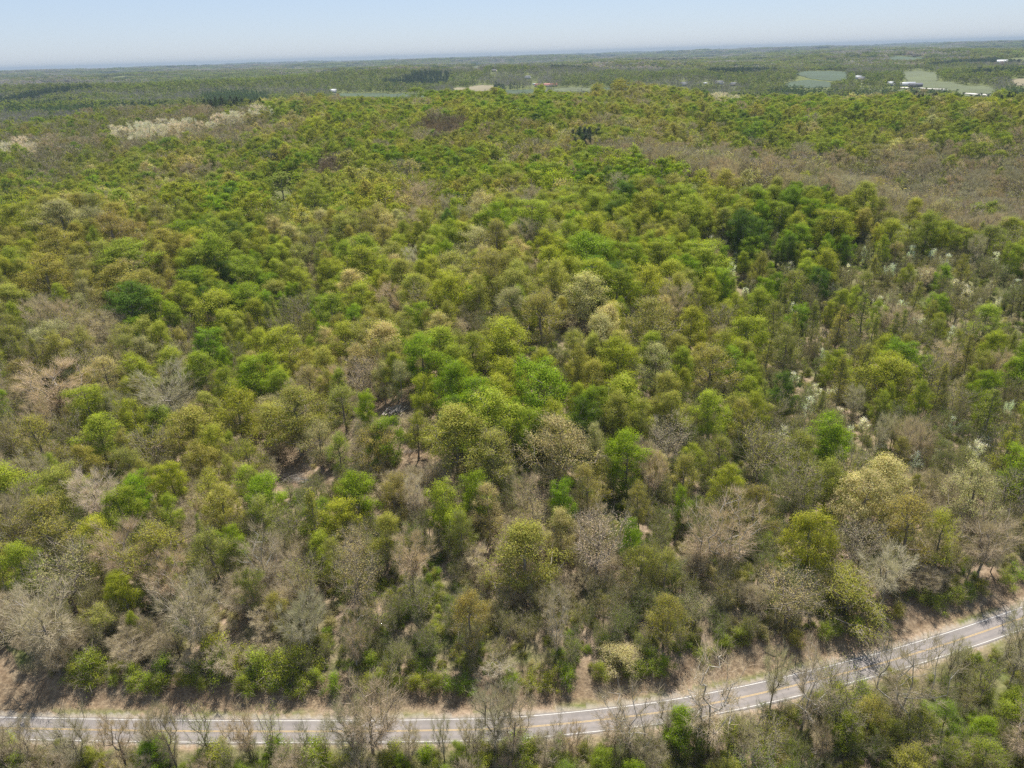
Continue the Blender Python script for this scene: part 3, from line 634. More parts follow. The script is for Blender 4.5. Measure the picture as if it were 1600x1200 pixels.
cA = mix(n, l, f1.outputs[0], c1.outputs[0], c2.outputs[0])
at = N(n, 'ShaderNodeAttribute', attribute_type='GEOMETRY', attribute_name='cover')
sx = N(n, 'ShaderNodeSeparateColor'); l.new(at.outputs['Color'], sx.inputs[0])
g2 = ramp(n, l, n2.outputs[0], [(0.3, (0.035, 0.062, 0.012)), (0.7, (0.12, 0.145, 0.035))])
n5 = noise(n, l, 0.25, 5, 0.7, pos)
b2 = ramp(n, l, n2.outputs[0], [(0.28, (0.10, 0.075, 0.05)), (0.5, (0.20, 0.152, 0.102)), (0.70, (0.34, 0.275, 0.185))])
b3 = ramp(n, l, n5.outputs[0], [(0.35, (0.80, 0.72, 0.66)), (0.65, (1.0, 1.0, 1.0))])
b4 = mix(n, l, 1.0, b2.outputs[0], b3.outputs[0], 'MULTIPLY')
cB = mix(n, l, sx.outputs[0], cA, g2.outputs[0]); cC = mix(n, l, sx.outputs[1], cB, b4)
gr_ = ramp(n, l, n2.outputs[0], [(0.3, (0.20, 0.175, 0.145)), (0.7, (0.33, 0.295, 0.245))])
cD = mix(n, l, sx.outputs[2], cC, gr_.outputs[0])
pb = N(n, 'ShaderNodeBsdfPrincipled'); pb.inputs['Roughness'].default_value = 1.0; pb.inputs['Specular IOR Level'].default_value = 0.1; l.new(cD, pb.inputs['Base Color'])
bp = N(n, 'ShaderNodeBump'); bp.inputs['Strength'].default_value = 0.7; bp.inputs['Distance'].default_value = 0.6; l.new(n2.outputs[0], bp.inputs['Height']); l.new(bp.outputs[0], pb.inputs['Normal'])
oo = N(n, 'ShaderNodeOutputMaterial'); l.new(pb.outputs[0], oo.inputs[0])
gme = mesh_from('ground', np.stack([X, Y, Z], -1).reshape(-1, 3), Q, [GM])
S = road_off(X, Y); cov = np.zeros((nr * na, 4), np.float32); cov[:, 3] = 1
wv_ = vnoise(X, Y, 6, 21) * 4 + vnoise(X, Y, 2.2, 22) * 2
cov[:, 0] = (sstep(3.8, 5.5, -S + wv_ * .5) * (0.45 + 0.9 * vnoise(X, Y, 11, 26) + 0.5 * vnoise(X, Y, 3, 27)) + 0.65 * np.where((S > 3.6) & (S < 5.6), 1, 0) * (vnoise(X, Y, 7, 23) > 0.05)).clip(0, 1).ravel()
cov[:, 1] = (sstep(4.4, 6.0, S + wv_ * 0.3) * (1 - sstep(11.5, 15.5, S + wv_)) * 0.95).clip(0, 1).ravel()
cl = np.zeros(X.shape, bool)
for c in CLEARW + [TRACKW]: cl |= inpoly(X, Y, [tuple(q[:2]) for q in c])
cov[:, 1] = np.maximum(cov[:, 1], cl.ravel() * 0.95)
cov[:, 2] = ((S < 4.2 + 0.8 * vnoise(X, Y, 3, 24)) & (S > -3.6 + 0.5 * vnoise(X, Y, 3, 25))).ravel() * 0.8
cov[:, 0] = np.maximum(cov[:, 0], 0.8 * sstep(300, 420, R_.ravel()) * (cov[:, 1] < 0.1))
cov[R_.ravel() > 1000, :3] = (0.85, 0, 0)
ca = gme.attributes.new('cover', 'FLOAT_COLOR', 'POINT'); ca.data.foreach_set('color', cov.ravel())
gme.polygons.foreach_set('use_smooth', np.ones(len(Q), bool))
obj('ground', gme, kind='structure')

# ------------------------------------------------------------ road and its lines
def ribbon(name, o1, o2, z, mat, kind=None, jit=None, parent=None):
    P = ROADP; T = unit(np.gradient(P, axis=0)); Nn = np.stack([-T[:, 1], T[:, 0]], 1)
    m = 5 if (o2 - o1) > 2 else 2; V = []
    for k in range(m):
        o_ = o1 + (o2 - o1) * k / (m - 1); q = P + Nn * (o_ + (0 if jit is None else jit * (vnoise(P[:, 0], P[:, 1], 2.5, 31 + k) if k in (0, m - 1) else 0)))[:, None] if jit else P + Nn * o_
        V.append(np.column_stack([q, np.full(len(q), z)]))
    V = np.stack(V, 1).reshape(-1, 3); nP = len(P); id_ = np.arange(nP * m).reshape(nP, m)
    Q = np.stack([id_[:-1, :-1], id_[1:, :-1], id_[1:, 1:], id_[:-1, 1:]], -1).reshape(-1, 4)
    me = mesh_from(name, V, Q, [mat]); return obj(name, me, parent, kind)
Td = np.concatenate([[0], np.cumsum(np.linalg.norm(np.diff(ROADP, axis=0), axis=1))])
_n = int(Td[-1] / 1.5); _t = np.linspace(0, Td[-1], _n); ROADP = np.column_stack([np.interp(_t, Td, ROADP[:, 0]), np.interp(_t, Td, ROADP[:, 1])])
AM, n, l = new_mat('asphalt')
geo = N(n, 'ShaderNodeNewGeometry'); a1 = noise(n, l, 0.12, 4, 0.6, geo.outputs['Position']); a2 = noise(n, l, 1.1, 7, 0.8, geo.outputs['Position'])
at = N(n, 'ShaderNodeAttribute', attribute_type='GEOMETRY', attribute_name='across')
r1 = ramp(n, l, a1.outputs[0], [(0.3, (0.150, 0.136, 0.131)), (0.7, (0.205, 0.187, 0.178))])
r2 = ramp(n, l, a2.outputs[0], [(0.3, (0.82, 0.82, 0.82)), (0.75, (1.12, 1.1, 1.08))])
r3 = ramp(n, l, at.outputs['Fac'], [(0.0, (0.8, 0.78, 0.76)), (0.12, (1.05, 1.03, 1.0)), (0.22, (0.86, 0.86, 0.87)), (0.34, (1.08, 1.06, 1.05)), (0.5, (0.84, 0.83, 0.83)), (0.66, (1.08, 1.06, 1.05)), (0.78, (0.88, 0.88, 0.88)), (1.0, (0.95, 0.93, 0.9))])
cc = mix(n, l, 1.0, mix(n, l, 1.0, r1.outputs[0], r2.outputs[0], 'MULTIPLY'), r3.outputs[0], 'MULTIPLY')
pb = N(n, 'ShaderNodeBsdfPrincipled'); pb.inputs['Roughness'].default_value = 0.85; l.new(cc, pb.inputs['Base Color'])
oo = N(n, 'ShaderNodeOutputMaterial'); l.new(pb.outputs[0], oo.inputs[0])
def road_mesh():
    P = ROADP; T = unit(np.gradient(P, axis=0)); Nn = np.stack([-T[:, 1], T[:, 0]], 1); m = 25
    V = []; ac = []
    for k in range(m):
        f = k / (m - 1); o_ = -3.15 + 6.3 * f; q = P + Nn * o_
        if k in (0, m - 1): q = q + Nn * (vnoise(P[:, 0], P[:, 1], 2.0, 31 + k) * 0.35)[:, None]
        V.append(np.column_stack([q, np.full(len(q), 0.06)])); ac.append(np.full(len(q), f))
    V = np.stack(V, 1).reshape(-1, 3); ac = np.stack(ac, 1).ravel().astype(np.float32); nP = len(P); id_ = np.arange(nP * m).reshape(nP, m)
    Q = np.stack([id_[:-1, :-1], id_[1:, :-1], id_[1:, 1:], id_[:-1, 1:]], -1).reshape(-1, 4)
    me = mesh_from('road', V, Q, [AM]); a = me.attributes.new('across', 'FLOAT', 'POINT'); a.data.foreach_set('value', ac); return obj('road', me, kind='structure')
road_mesh()
def paint(name, c):
    m, n, l = new_mat(name); geo = N(n, 'ShaderNodeNewGeometry'); a = noise(n, l, 2.0, 6, 0.8, geo.outputs['Position'])
    r = ramp(n, l, a.outputs[0], [(0.33, tuple(v * 0.55 + 0.08 for v in c)), (0.5, c)])
    pb = N(n, 'ShaderNodeBsdfPrincipled'); pb.inputs['Roughness'].default_value = 0.6; l.new(r.outputs[0], pb.inputs['Base Color'])
    oo = N(n, 'ShaderNodeOutputMaterial'); l.new(pb.outputs[0], oo.inputs[0]); return m
PW = paint('white_paint', (0.52, 0.51, 0.48)); PY = paint('yellow_paint', (0.42, 0.28, 0.09))
ribbon('road_edge_line', 2.65, 2.765, 0.075, PW, 'structure'); ribbon('road_edge_line', -2.765, -2.65, 0.075, PW, 'structure')
ribbon('road_centre_line', 0.07, 0.17, 0.075, PY, 'structure'); ribbon('road_centre_line', -0.17, -0.07, 0.075, PY, 'structure')

# ------------------------------------------------------------ individual trees
def tree_tint(t):
    c = np.array(TINT[t['tint']]); h1 = math.sin(t['x'] * 12.9898 + t['y'] * 78.233) * 43758.5453; h1 -= math.floor(h1)
    h2 = math.sin(t['x'] * 39.346 + t['y'] * 11.135) * 24634.6345; h2 -= math.floor(h2)
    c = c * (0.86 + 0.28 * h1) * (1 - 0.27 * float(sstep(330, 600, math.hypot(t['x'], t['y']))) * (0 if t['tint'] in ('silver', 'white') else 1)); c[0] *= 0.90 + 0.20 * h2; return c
KIND = {'dense': 'leafy', 'dome': 'leafy', 'open': 'leafy', 'thin': 'leafy', 'cone': 'leafy', 'bare': 'bare', 'pale': 'bare', 'sparse': 'bare', 'dogwood': 'flower', 'shrub': 'shrub', 'pine': 'pine'}
NAME = {'leafy': 'leafy_tree', 'bare': 'bare_tree', 'flower': 'dogwood_tree', 'shrub': 'shrub', 'pine': 'pine_tree'}
CAT = {'leafy': 'tree', 'bare': 'bare tree', 'flower': 'flowering tree', 'shrub': 'shrub', 'pine': 'pine tree'}
GRP = {'leafy': 'broadleaf trees covering the hillside', 'bare': 'bare and leafless trees of the wood', 'flower': 'white flowering dogwoods on the right slope', 'shrub': 'shrubs beside the road', 'pine': 'dark pines near the crest'}
for t in TREES:
    Hh = SPEC[t['kind']]['H'] * t['sz']; px, py, f = project(t['x'], t['y'], t['z'] + 0.62 * Hh)
    t['px'] = float(px); t['py'] = float(py); t['dist'] = float(f); t['big'] = Hh * SPEC[t['kind']]['rad'] * t['s'] / f ** 2
    t['in'] = -15 < px < 1615 and py < 1225
    t['k'] = KIND[t['kind']]
LIM = {'leafy': 300, 'bare': 260, 'flower': 60, 'shrub': 300, 'pine': 90}
solo = []
for k, m in LIM.items():
    c = [t for t in TREES if t['k'] == k and t['in']]; c.sort(key=lambda t: -t['big']); solo += c[:m]
for t in solo: t['solo'] = True
DENS = {'dense': 'dense', 'dome': 'round', 'open': 'open-crowned', 'thin': 'thinly leafed', 'cone': 'pointed', 'bare': 'twiggy', 'pale': 'pale-trunked', 'sparse': 'thin-forked', 'dogwood': 'flowering', 'shrub': 'leafy', 'pine': 'conical'}
def zone(t):
    s = road_off(t['x'], t['y'])
    if s < 0: return 'below the road'
    if s < 22: return 'on the roadside bank'
    for cx, cy_ in ((640, 660), (515, 670), (660, 720)):
        if abs(t['px'] - cx) < 55 and abs(t['py'] - cy_) < 60: return 'beside the bare clearing'
    D = math.hypot(t['x'], t['y'])
    if D < 200: return 'on the lower slope'
    if D < 330: return 'on the mid slope'
    return 'near the crest'
used_lab = {}
def label_for(t):
    size = 'small' if t['s'] < 0.75 else 'large' if t['s'] > 1.12 else 'medium'
    noun = {'leafy': 'tree', 'bare': 'bare tree', 'flower': 'dogwood', 'shrub': 'shrub', 'pine': 'pine'}[t['k']]
    col = t['tint'] if t['tint'] != 'dark' else 'dark green'
    a = t['px'] / 16.0; b = t['py'] / 12.0
    for dec in (0, 1, 2):
        lab = f"{size} {DENS[t['kind']]} {col} {noun} {zone(t)}, {a:.{dec}f}% across, {b:.{dec}f}% down the photo"
        wc_ = lambda q: len(re.findall(r'\w+', q))
        if wc_(lab) > 16: lab = lab.split(' ', 1)[1]
        if wc_(lab) > 16: lab = lab.replace('down the photo', 'down')
        if wc_(lab) > 16: lab = lab.replace('beside the bare', 'by the')
        if lab not in used_lab: break
    used_lab[lab] = 1; return lab
def make_tree(t):
    k = t['k']; p = NEAR[t['kind']][int(t['rot'] * 1000) % NV[t['kind']]]
    r = empty(NAME[k], (t['x'], t['y'], t['z'] - 0.15), label_for(t), CAT[k], GRP[k])
    an = 1 + 0.16 * math.sin(t['rot'] * 37); r.rotation_euler = (0.06 * math.sin(t['rot'] * 91), 0.06 * math.sin(t['rot'] * 53), t['rot']); r.scale = (t['s'] * an, t['s'] / an, t['sz'])
    c = obj('crown', p[0], r); tt = obj('trunk' if k != 'shrub' else 'stem', p[1], r)
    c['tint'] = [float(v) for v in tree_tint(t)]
solo.sort(key=lambda t: -t['big'])
for t in solo: make_tree(t)
print('solo', len(solo), {k: sum(1 for t in solo if t['k'] == k) for k in LIM})

# ------------------------------------------------------------ woods nobody could count: one object each, geometry nodes
def scatter(name, pts, protos, kind='stuff', label=None, cat=None):
    """pts: list of (x,y,z,rot,sx,sz,index,tint)"""
    col = bpy.data.collections.new(name + '_source')
    for i, me in enumerate(protos):
        o = bpy.data.objects.new('%s_%03d' % (name, i), me); col.objects.link(o)
    a = np.array([q[:7] for q in pts], float); ti = np.array([q[7] for q in pts], np.float32); n_ = len(a)
    me = bpy.data.meshes.new(name); me.vertices.add(n_); me.vertices.foreach_set('co', a[:, :3].astype(np.float32).ravel())
    def att(nm, ty, f, arr): me.attributes.new(nm, ty, 'POINT').data.foreach_set(f, np.ascontiguousarray(arr).ravel())
    att('idx', 'INT', 'value', a[:, 6].astype(np.int32))
    att('rotv', 'FLOAT_VECTOR', 'vector', np.stack([0.06 * np.sin(a[:, 3] * 91), 0.06 * np.sin(a[:, 3] * 53), a[:, 3]], 1).astype(np.float32))
    att('sclv', 'FLOAT_VECTOR', 'vector', np.stack([a[:, 4] * (1 + 0.16 * np.sin(a[:, 3] * 37)), a[:, 4] / (1 + 0.16 * np.sin(a[:, 3] * 37)), a[:, 5]], 1).astype(np.float32))
    att('tint', 'FLOAT_VECTOR', 'vector', ti)
    o = obj(name, me, kind=kind)
    if label: o['label'] = label
    if cat: o['category'] = cat
    g = bpy.data.node_groups.new(name + '_nodes', 'GeometryNodeTree')
    g.interface.new_socket('Geometry', in_out='INPUT', socket_type='NodeSocketGeometry'); g.interface.new_socket('Geometry', in_out='OUTPUT', socket_type='NodeSocketGeometry')
    gi = g.nodes.new('NodeGroupInput'); go = g.nodes.new('NodeGroupOutput'); ip = g.nodes.new('GeometryNodeInstanceOnPoints')
    ci = g.nodes.new('GeometryNodeCollectionInfo'); ci.inputs['Collection'].default_value = col; ci.inputs['Separate Children'].default_value = True; ci.inputs['Reset Children'].default_value = True
    def na(nm, ty): q = g.nodes.new('GeometryNodeInputNamedAttribute'); q.data_type = ty; q.inputs['Name'].default_value = nm; return q.outputs['Attribute']
    g.links.new(gi.outputs[0], ip.inputs['Points']); g.links.new(ci.outputs[0], ip.inputs['Instance']); ip.inputs['Pick Instance'].default_value = True
    g.links.new(na('idx', 'INT'), ip.inputs['Instance Index'])
    er = g.nodes.new('FunctionNodeEulerToRotation'); g.links.new(na('rotv', 'FLOAT_VECTOR'), er.inputs[0]); g.links.new(er.outputs[0], ip.inputs['Rotation'])
    g.links.new(na('sclv', 'FLOAT_VECTOR'), ip.inputs['Scale']); g.links.new(ip.outputs[0], go.inputs[0])
    md = o.modifiers.new('scatter', 'NODES'); md.node_group = g
    return o
def lib(D):
    out = []; start = {}
    for k in D: start[k] = len(out); out += [q[2] if isinstance(q, tuple) else q for q in D[k]]
    return out, start
nl_, ns_ = lib(NEAR); ml_, ms_ = lib(MID); fl_, fs_ = lib(FAR)
PN = []; PM = []
for t in TREES:
    if t.get('solo'): continue
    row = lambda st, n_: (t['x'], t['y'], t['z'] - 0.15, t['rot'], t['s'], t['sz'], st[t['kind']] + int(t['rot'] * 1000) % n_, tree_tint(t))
    if t['dist'] < 430: PN.append(row(ns_, NV[t['kind']]))
    else: PM.append(row(ms_, 3))
# understory: low brush and saplings between the trees
rng = np.random.default_rng(9)
M_ = 32000; dd = 78 + 370 * rng.uniform(0, 1, M_) ** 0.8; aa = R(52) * rng.uniform(-1, 1, M_); ux = dd * np.sin(aa); uy = dd * np.cos(aa); uz = height(ux, uy); us = road_off(ux, uy)
gn = vnoise(ux, uy, 30, 41) + 0.5 * vnoise(ux, uy, 9, 42)
upx, upy, _ = project(ux, uy, uz + 1)
US = []
cpoly = [[tuple(q[:2]) for q in c] for c in CLEARW + [TRACKW]]
inc = np.zeros(M_, bool)
for c in cpoly: inc |= inpoly(ux, uy, c)
for i in range(M_):
    if -5.8 < us[i] < 12 or inc[i]: continue
    s_ = rng.uniform(0.18, 0.75) if us[i] > 0 else rng.uniform(0.2, 0.55)
    s_ *= 1.0 
    right = sstep(850, 1150, upx[i])
    g_ = gn[i] + 0.30 * right + (0.2 if us[i] < 0 else 0) - (0.12 if upx[i] < 700 else 0)
    if g_ > 0.10: tn = ['fresh green', 'moss green', 'bright green'][rng.integers(3)]
    elif g_ > -0.1: tn = ['moss green', 'olive', 'khaki'][rng.integers(3)]
    else:
        if rng.random() < 0.45: continue
        tn = ['tan', 'grey-brown', 'khaki'][rng.integers(3)]
    c = np.array(TINT[tn]) * rng.uniform(0.75, 1.2)
    if tn in ('tan', 'grey-brown'):
        PN.append((ux[i], uy[i], uz[i] - 0.1, rng.uniform(0, 6.28), s_ * 0.9, s_ * 0.62, ns_['bare'] + rng.integers(5), c))
    elif rng.random() < 0.3: PN.append((ux[i], uy[i], uz[i] - 0.1, rng.uniform(0, 6.28), s_ * 0.7, s_ * 0.8, ns_['thin'] + rng.integers(5), c))
    else: US.append((ux[i], uy[i], uz[i] - 0.1, rng.uniform(0, 6.28), s_, s_ * rng.uniform(0.6, 1.0), rng.integers(4), c))
scatter('undergrowth', US, [q[2] for q in NEAR['shrub']])
scatter('woodland', PN, nl_)
scatter('hillside_forest', PM, ml_)

# ---- forest beyond the crest
rng = np.random.default_rng(11)
def cands(d0, d1, step, az):
    area = 0.5 * (d1 ** 2 - d0 ** 2) * R(2 * az); n_ = int(area / step ** 2)
    d = np.sqrt(rng.uniform(d0 ** 2, d1 ** 2, n_)); a = R(az) * rng.uniform(-1, 1, n_); x = d * np.sin(a); y = d * np.cos(a); return x, y, height(x, y), d
FPOLY = [[tuple(q[:2]) for q in f] for f in FIELDW]
def field_block(x, y, z, d, H):
    bad = np.zeros(len(x), bool)
    for p in FPOLY: bad |= inpoly(x, y, p)
    px0, py0, _ = project(x, y, z + 1); px1, py1, _ = project(x, y, z + H * 0.8); px2, py2, _ = project(x, y, z + H * 0.4)
    for p in far_keep:
        bad |= inpoly(px1, py1, p) | inpoly(px0, py0, p) | inpoly(px2, py2, p)
    return bad
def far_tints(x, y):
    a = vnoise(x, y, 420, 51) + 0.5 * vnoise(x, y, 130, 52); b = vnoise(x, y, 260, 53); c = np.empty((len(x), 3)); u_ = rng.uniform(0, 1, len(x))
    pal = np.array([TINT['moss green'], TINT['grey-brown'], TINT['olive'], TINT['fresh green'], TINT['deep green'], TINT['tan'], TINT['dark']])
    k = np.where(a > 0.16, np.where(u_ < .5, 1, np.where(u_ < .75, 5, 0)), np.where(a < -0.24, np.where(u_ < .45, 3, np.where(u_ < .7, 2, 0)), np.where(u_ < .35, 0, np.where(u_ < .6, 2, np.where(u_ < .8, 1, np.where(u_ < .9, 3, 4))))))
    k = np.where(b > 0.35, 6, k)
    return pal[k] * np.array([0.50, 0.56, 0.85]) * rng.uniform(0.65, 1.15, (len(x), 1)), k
PF = []
x, y, z, d = cands(1300, 3200, 10.2, 46); bad = field_block(x, y, z, d, 17); ok = ~bad
x, y, z, d = x[ok], y[ok], z[ok], d[ok]; tn, kk = far_tints(x, y)
names = ['open', 'bare', 'dome', 'dome', 'dense', 'bare', 'pine']
px_, py_, _ = project(x, y, z + 12)
for i in range(len(x)):
    kd = names[kk[i]]; c = tn[i]
    code = None
    if py_[i] < 175 and py_[i] > 132:
        for e in ELL[:11]:
            if ((px_[i] - e[0] + rng.normal(0, 8)) / e[2]) ** 2 + ((py_[i] - e[1] + rng.normal(0, 2)) / e[3]) ** 2 < 1: code = e[5]
    if code == 'p': kd = 'pine'; c = np.array(TINT['dark'])
    s_ = float(np.clip(rng.normal(0.95, 0.2), 0.5, 1.5))
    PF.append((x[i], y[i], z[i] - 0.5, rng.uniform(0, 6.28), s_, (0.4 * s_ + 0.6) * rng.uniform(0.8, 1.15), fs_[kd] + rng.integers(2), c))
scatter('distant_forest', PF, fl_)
PP = []
for d0, d1, st, sc_, scz in ((3200, 6500, 36, 1.0, 1.0), (6500, 12000, 62, 1.8, 1.15), (12000, 26000, 130, 3.6, 1.5)):
    x, y, z, d = cands(d0, d1, st, 42); bad = field_block(x, y, z, d, 18)
    op = (vnoise(x, y, 520, 61) + 0.4 * vnoise(x, y, 200, 62)) > 0.40
    ok = ~(bad | op); x, y, z, d = x[ok], y[ok], z[ok], d[ok]; tn, kk = far_tints(x, y)
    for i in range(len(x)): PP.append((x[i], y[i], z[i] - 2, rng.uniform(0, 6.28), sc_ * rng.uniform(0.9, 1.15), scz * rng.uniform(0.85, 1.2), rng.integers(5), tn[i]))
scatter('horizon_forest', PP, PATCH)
print('scatter', len(US), len(PN), len(PM), len(PF), len(PP))

# ------------------------------------------------------------ fields, clearing, dirt track, gravel lane
def drape(name, poly, step, off, mat, maxn=160):
    p = np.array([q[:2] for q in poly]); c = p.mean(0); lo = p.min(0); hi = p.max(0)
    nx = int(min(maxn, max(4, (hi[0] - lo[0]) / step))); ny = int(min(maxn, max(4, (hi[1] - lo[1]) / step)))
    gx = np.linspace(lo[0], hi[0], nx); gy = np.linspace(lo[1], hi[1], ny); GX, GY = np.meshgrid(gx, gy)
    V = np.stack([GX, GY, height(GX, GY) + off], -1).reshape(-1, 3); id_ = np.arange(nx * ny).reshape(ny, nx)
    Q = np.stack([id_[:-1, :-1], id_[:-1, 1:], id_[1:, 1:], id_[1:, :-1]], -1).reshape(-1, 4)
    ctr = V[Q].mean(1); k = inpoly(ctr[:, 0], ctr[:, 1], [tuple(q) for q in p]); Q = Q[k]
    if not len(Q): return None
    us_, inv = np.unique(Q, return_inverse=True); me = mesh_from(name, V[us_], inv.reshape(-1, 4), [mat]); return obj(name, me, kind='structure')
FM = {'g': plain('crop', (0.030, 0.052, 0.018), 0.95, 0.25, 0.01), 'p': plain('pasture', (0.068, 0.082, 0.026), 0.95, 0.25, 0.012), 't': plain('dry_grass', (0.16, 0.135, 0.075), 0.95, 0.2, 0.01)}
for f, wp in zip(FIELDS, FIELDW): drape('field', wp, 9.0, 0.8, FM[f[1]])
GRAVEL = plain('gravel', (0.50, 0.47, 0.42), 0.95, 0.15, 0.2)
def lane(pix, wd, name='gravel_lane'):
    P = np.array([raycast([a], [b])[0] for a, b in pix])[:, :2]; T = unit(np.gradient(P, axis=0)); Nn = np.stack([-T[:, 1], T[:, 0]], 1); n_ = 24
    t0 = np.linspace(0, len(P) - 1, n_); C_ = np.column_stack([np.interp(t0, range(len(P)), P[:, 0]), np.interp(t0, range(len(P)), P[:, 1])]); NN = np.column_stack([np.interp(t0, range(len(P)), Nn[:, 0]), np.interp(t0, range(len(P)), Nn[:, 1])])
    V = []
    for s in (-1, 1):
        q = C_ + NN * wd * s; V.append(np.column_stack([q, height(q[:, 0], q[:, 1]) + 1.6]))
    V = np.stack(V, 1).reshape(-1, 3); id_ = np.arange(n_ * 2).reshape(n_, 2); Q = np.stack([id_[:-1, 0], id_[1:, 0], id_[1:, 1], id_[:-1, 1]], -1)
    obj(name, mesh_from(name, V, Q, [GRAVEL]), kind='structure')
lane([(1490, 147.0), (1510, 146.5), (1528, 148.5), (1548, 150.0)], 8)
lane([(1404, 137.5), (1440, 138.6), (1476, 140.2)], 6)

# ------------------------------------------------------------ buildings
WALLM = plain('white_siding', (0.50, 0.50, 0.48), 0.6, 0.04); ROOFM = plain('grey_shingles', (0.20, 0.20, 0.21), 0.9, 0.2); ROOFP = plain('pale_metal_roof', (0.46, 0.47, 0.49), 0.5, 0.06)
DARKM = plain('dark_boards', (0.10, 0.09, 0.085), 0.8, 0.2); REDM = plain('rust_red_metal', (0.36, 0.13, 0.09), 0.7, 0.15); TANM = plain('tan_siding', (0.48, 0.42, 0.33), 0.7, 0.08)
GLASSM = plain('window_glass', (0.05, 0.06, 0.07), 0.15, 0.1); DOORM = plain('door_paint', (0.25, 0.12, 0.08), 0.5, 0.1)
def box_vq(x0, x1, y0, y1, z0, z1):
    V = np.array([(x, y, z) for z in (z0, z1) for x, y in ((x0, y0), (x1, y0), (x1, y1), (x0, y1))], float)
    return V, np.array([(0, 3, 2, 1), (4, 5, 6, 7), (0, 1, 5, 4), (1, 2, 6, 5), (2, 3, 7, 6), (3, 0, 4, 7)])
def gable(w_, l_, h, rh, wallm, roofm, root, wins=4):
    V, Q = box_vq(-l_ / 2, l_ / 2, -w_ / 2, w_ / 2, -1.5, h)
    n0 = len(V); V = np.vstack([V, [(-l_ / 2, 0, h + rh - 0.1), (l_ / 2, 0, h + rh - 0.1)]]); Q = np.vstack([Q, [(4, 7, 8, 8)], [(5, 9, 6, 6)]])
    obj('wall', mesh_from('wall', V, np.array([q for q in Q])[:6], [wallm]), root)
    gv = np.array([(-l_ / 2, -w_ / 2, h), (-l_ / 2, w_ / 2, h), (-l_ / 2, 0, h + rh - .1), (-l_ / 2, 0, h + rh - .05), (l_ / 2, -w_ / 2, h), (l_ / 2, w_ / 2, h), (l_ / 2, 0, h + rh - .1), (l_ / 2, 0, h + rh - .05)])
    obj('gable_end', mesh_from('gable_end', gv, np.array([(0, 2, 3, 1), (4, 5, 7, 6)]), [wallm]), root)
    e = 0.5; a = l_ / 2 + e; b = w_ / 2 + e; zb = h - e * rh / (w_ / 2); t = 0.25
    rv = []
    for s in (-1, 1): rv += [(-a, s * b, zb), (a, s * b, zb), (a, 0, h + rh), (-a, 0, h + rh), (-a, s * b, zb + t), (a, s * b, zb + t), (a, 0, h + rh + t), (-a, 0, h + rh + t)]
    rq = []
    for o_ in (0, 8): rq += [[o_ + i for i in q] for q in ((0, 1, 2, 3), (4, 7, 6, 5), (0, 4, 5, 1), (0, 3, 7, 4), (1, 5, 6, 2))]
    obj('roof', mesh_from('roof', np.array(rv, float), np.array(rq), [roofm]), root)
    for i in range(wins):
        cx = -l_ / 2 + l_ * (i + 0.5) / wins
        for s in (-1,):
            if i == wins // 2: V, Q = box_vq(cx - .5, cx + .5, s * w_ / 2 - .05, s * w_ / 2 + .03, 0, 2.1); obj('door', mesh_from('door', V, Q, [DOORM]), root)
            else: V, Q = box_vq(cx - .6, cx + .6, s * w_ / 2 - .05, s * w_ / 2 + .03, 1.0, 2.2); obj('window', mesh_from('window', V, Q, [GLASSM]), root)
def vault(w_, l_, root):
    n_ = 16; V = []
    for x in (-l_ / 2, l_ / 2):
        for i in range(n_ + 1): a = math.pi * i / n_; V.append((x, -w_ / 2 * math.cos(a), w_ * 0.62 * math.sin(a)))
    Q = [(i, i + 1, n_ + 2 + i, n_ + 1 + i) for i in range(n_)]
    obj('roof', mesh_from('roof', np.array(V), np.array(Q), [ROOFP]), root)
    Q = []
    for o_ in (0, n_ + 1):
        for i in range(n_ // 2): Q.append((o_ + i, o_ + i + 1, o_ + n_ - i - 1, o_ + n_ - i))
    obj('end_wall', mesh_from('end_wall', np.array(V) * np.array([0.995, 0.99, 0.99]), np.array(Q), [WALLM]), root)
    V, Q = box_vq(-2.5, 2.5, -w_ / 2 - 0.3, -w_ / 2 + 1.0, 0, 4.2); obj('door', mesh_from('door', V, Q, [DARKM]), root)
BLAB = ['white round-topped farm building on the distant rise at far right', 'long low white building at the right edge beside the round-topped one', 'long pale-roofed farm shed behind the pine belt', 'dark open-sided barn at the right end of the long shed',
 'small white house left of the long farm shed', 'little white outbuilding right of the long farm shed', 'white house on the field edge beyond the crest', 'lone white house high on the distant centre slope', 'white house left of the rust-red roof in the valley',
 'small white cottage directly above the rust-red roof', 'long low building with a rust-red roof in the valley', 'white house in trees right of the green crop field', 'tan house in trees right of the green crop field', 'white house leftmost of the row behind the crest',
 'small white cottage second from left in the row behind the crest', 'white house third from left in the row behind the crest', 'tan house rightmost in the row behind the crest', 'white house at the left end of the long narrow field', 'tan farmhouse on the far slope right of the lone white house', 'small white shed among brown trees at the right edge']
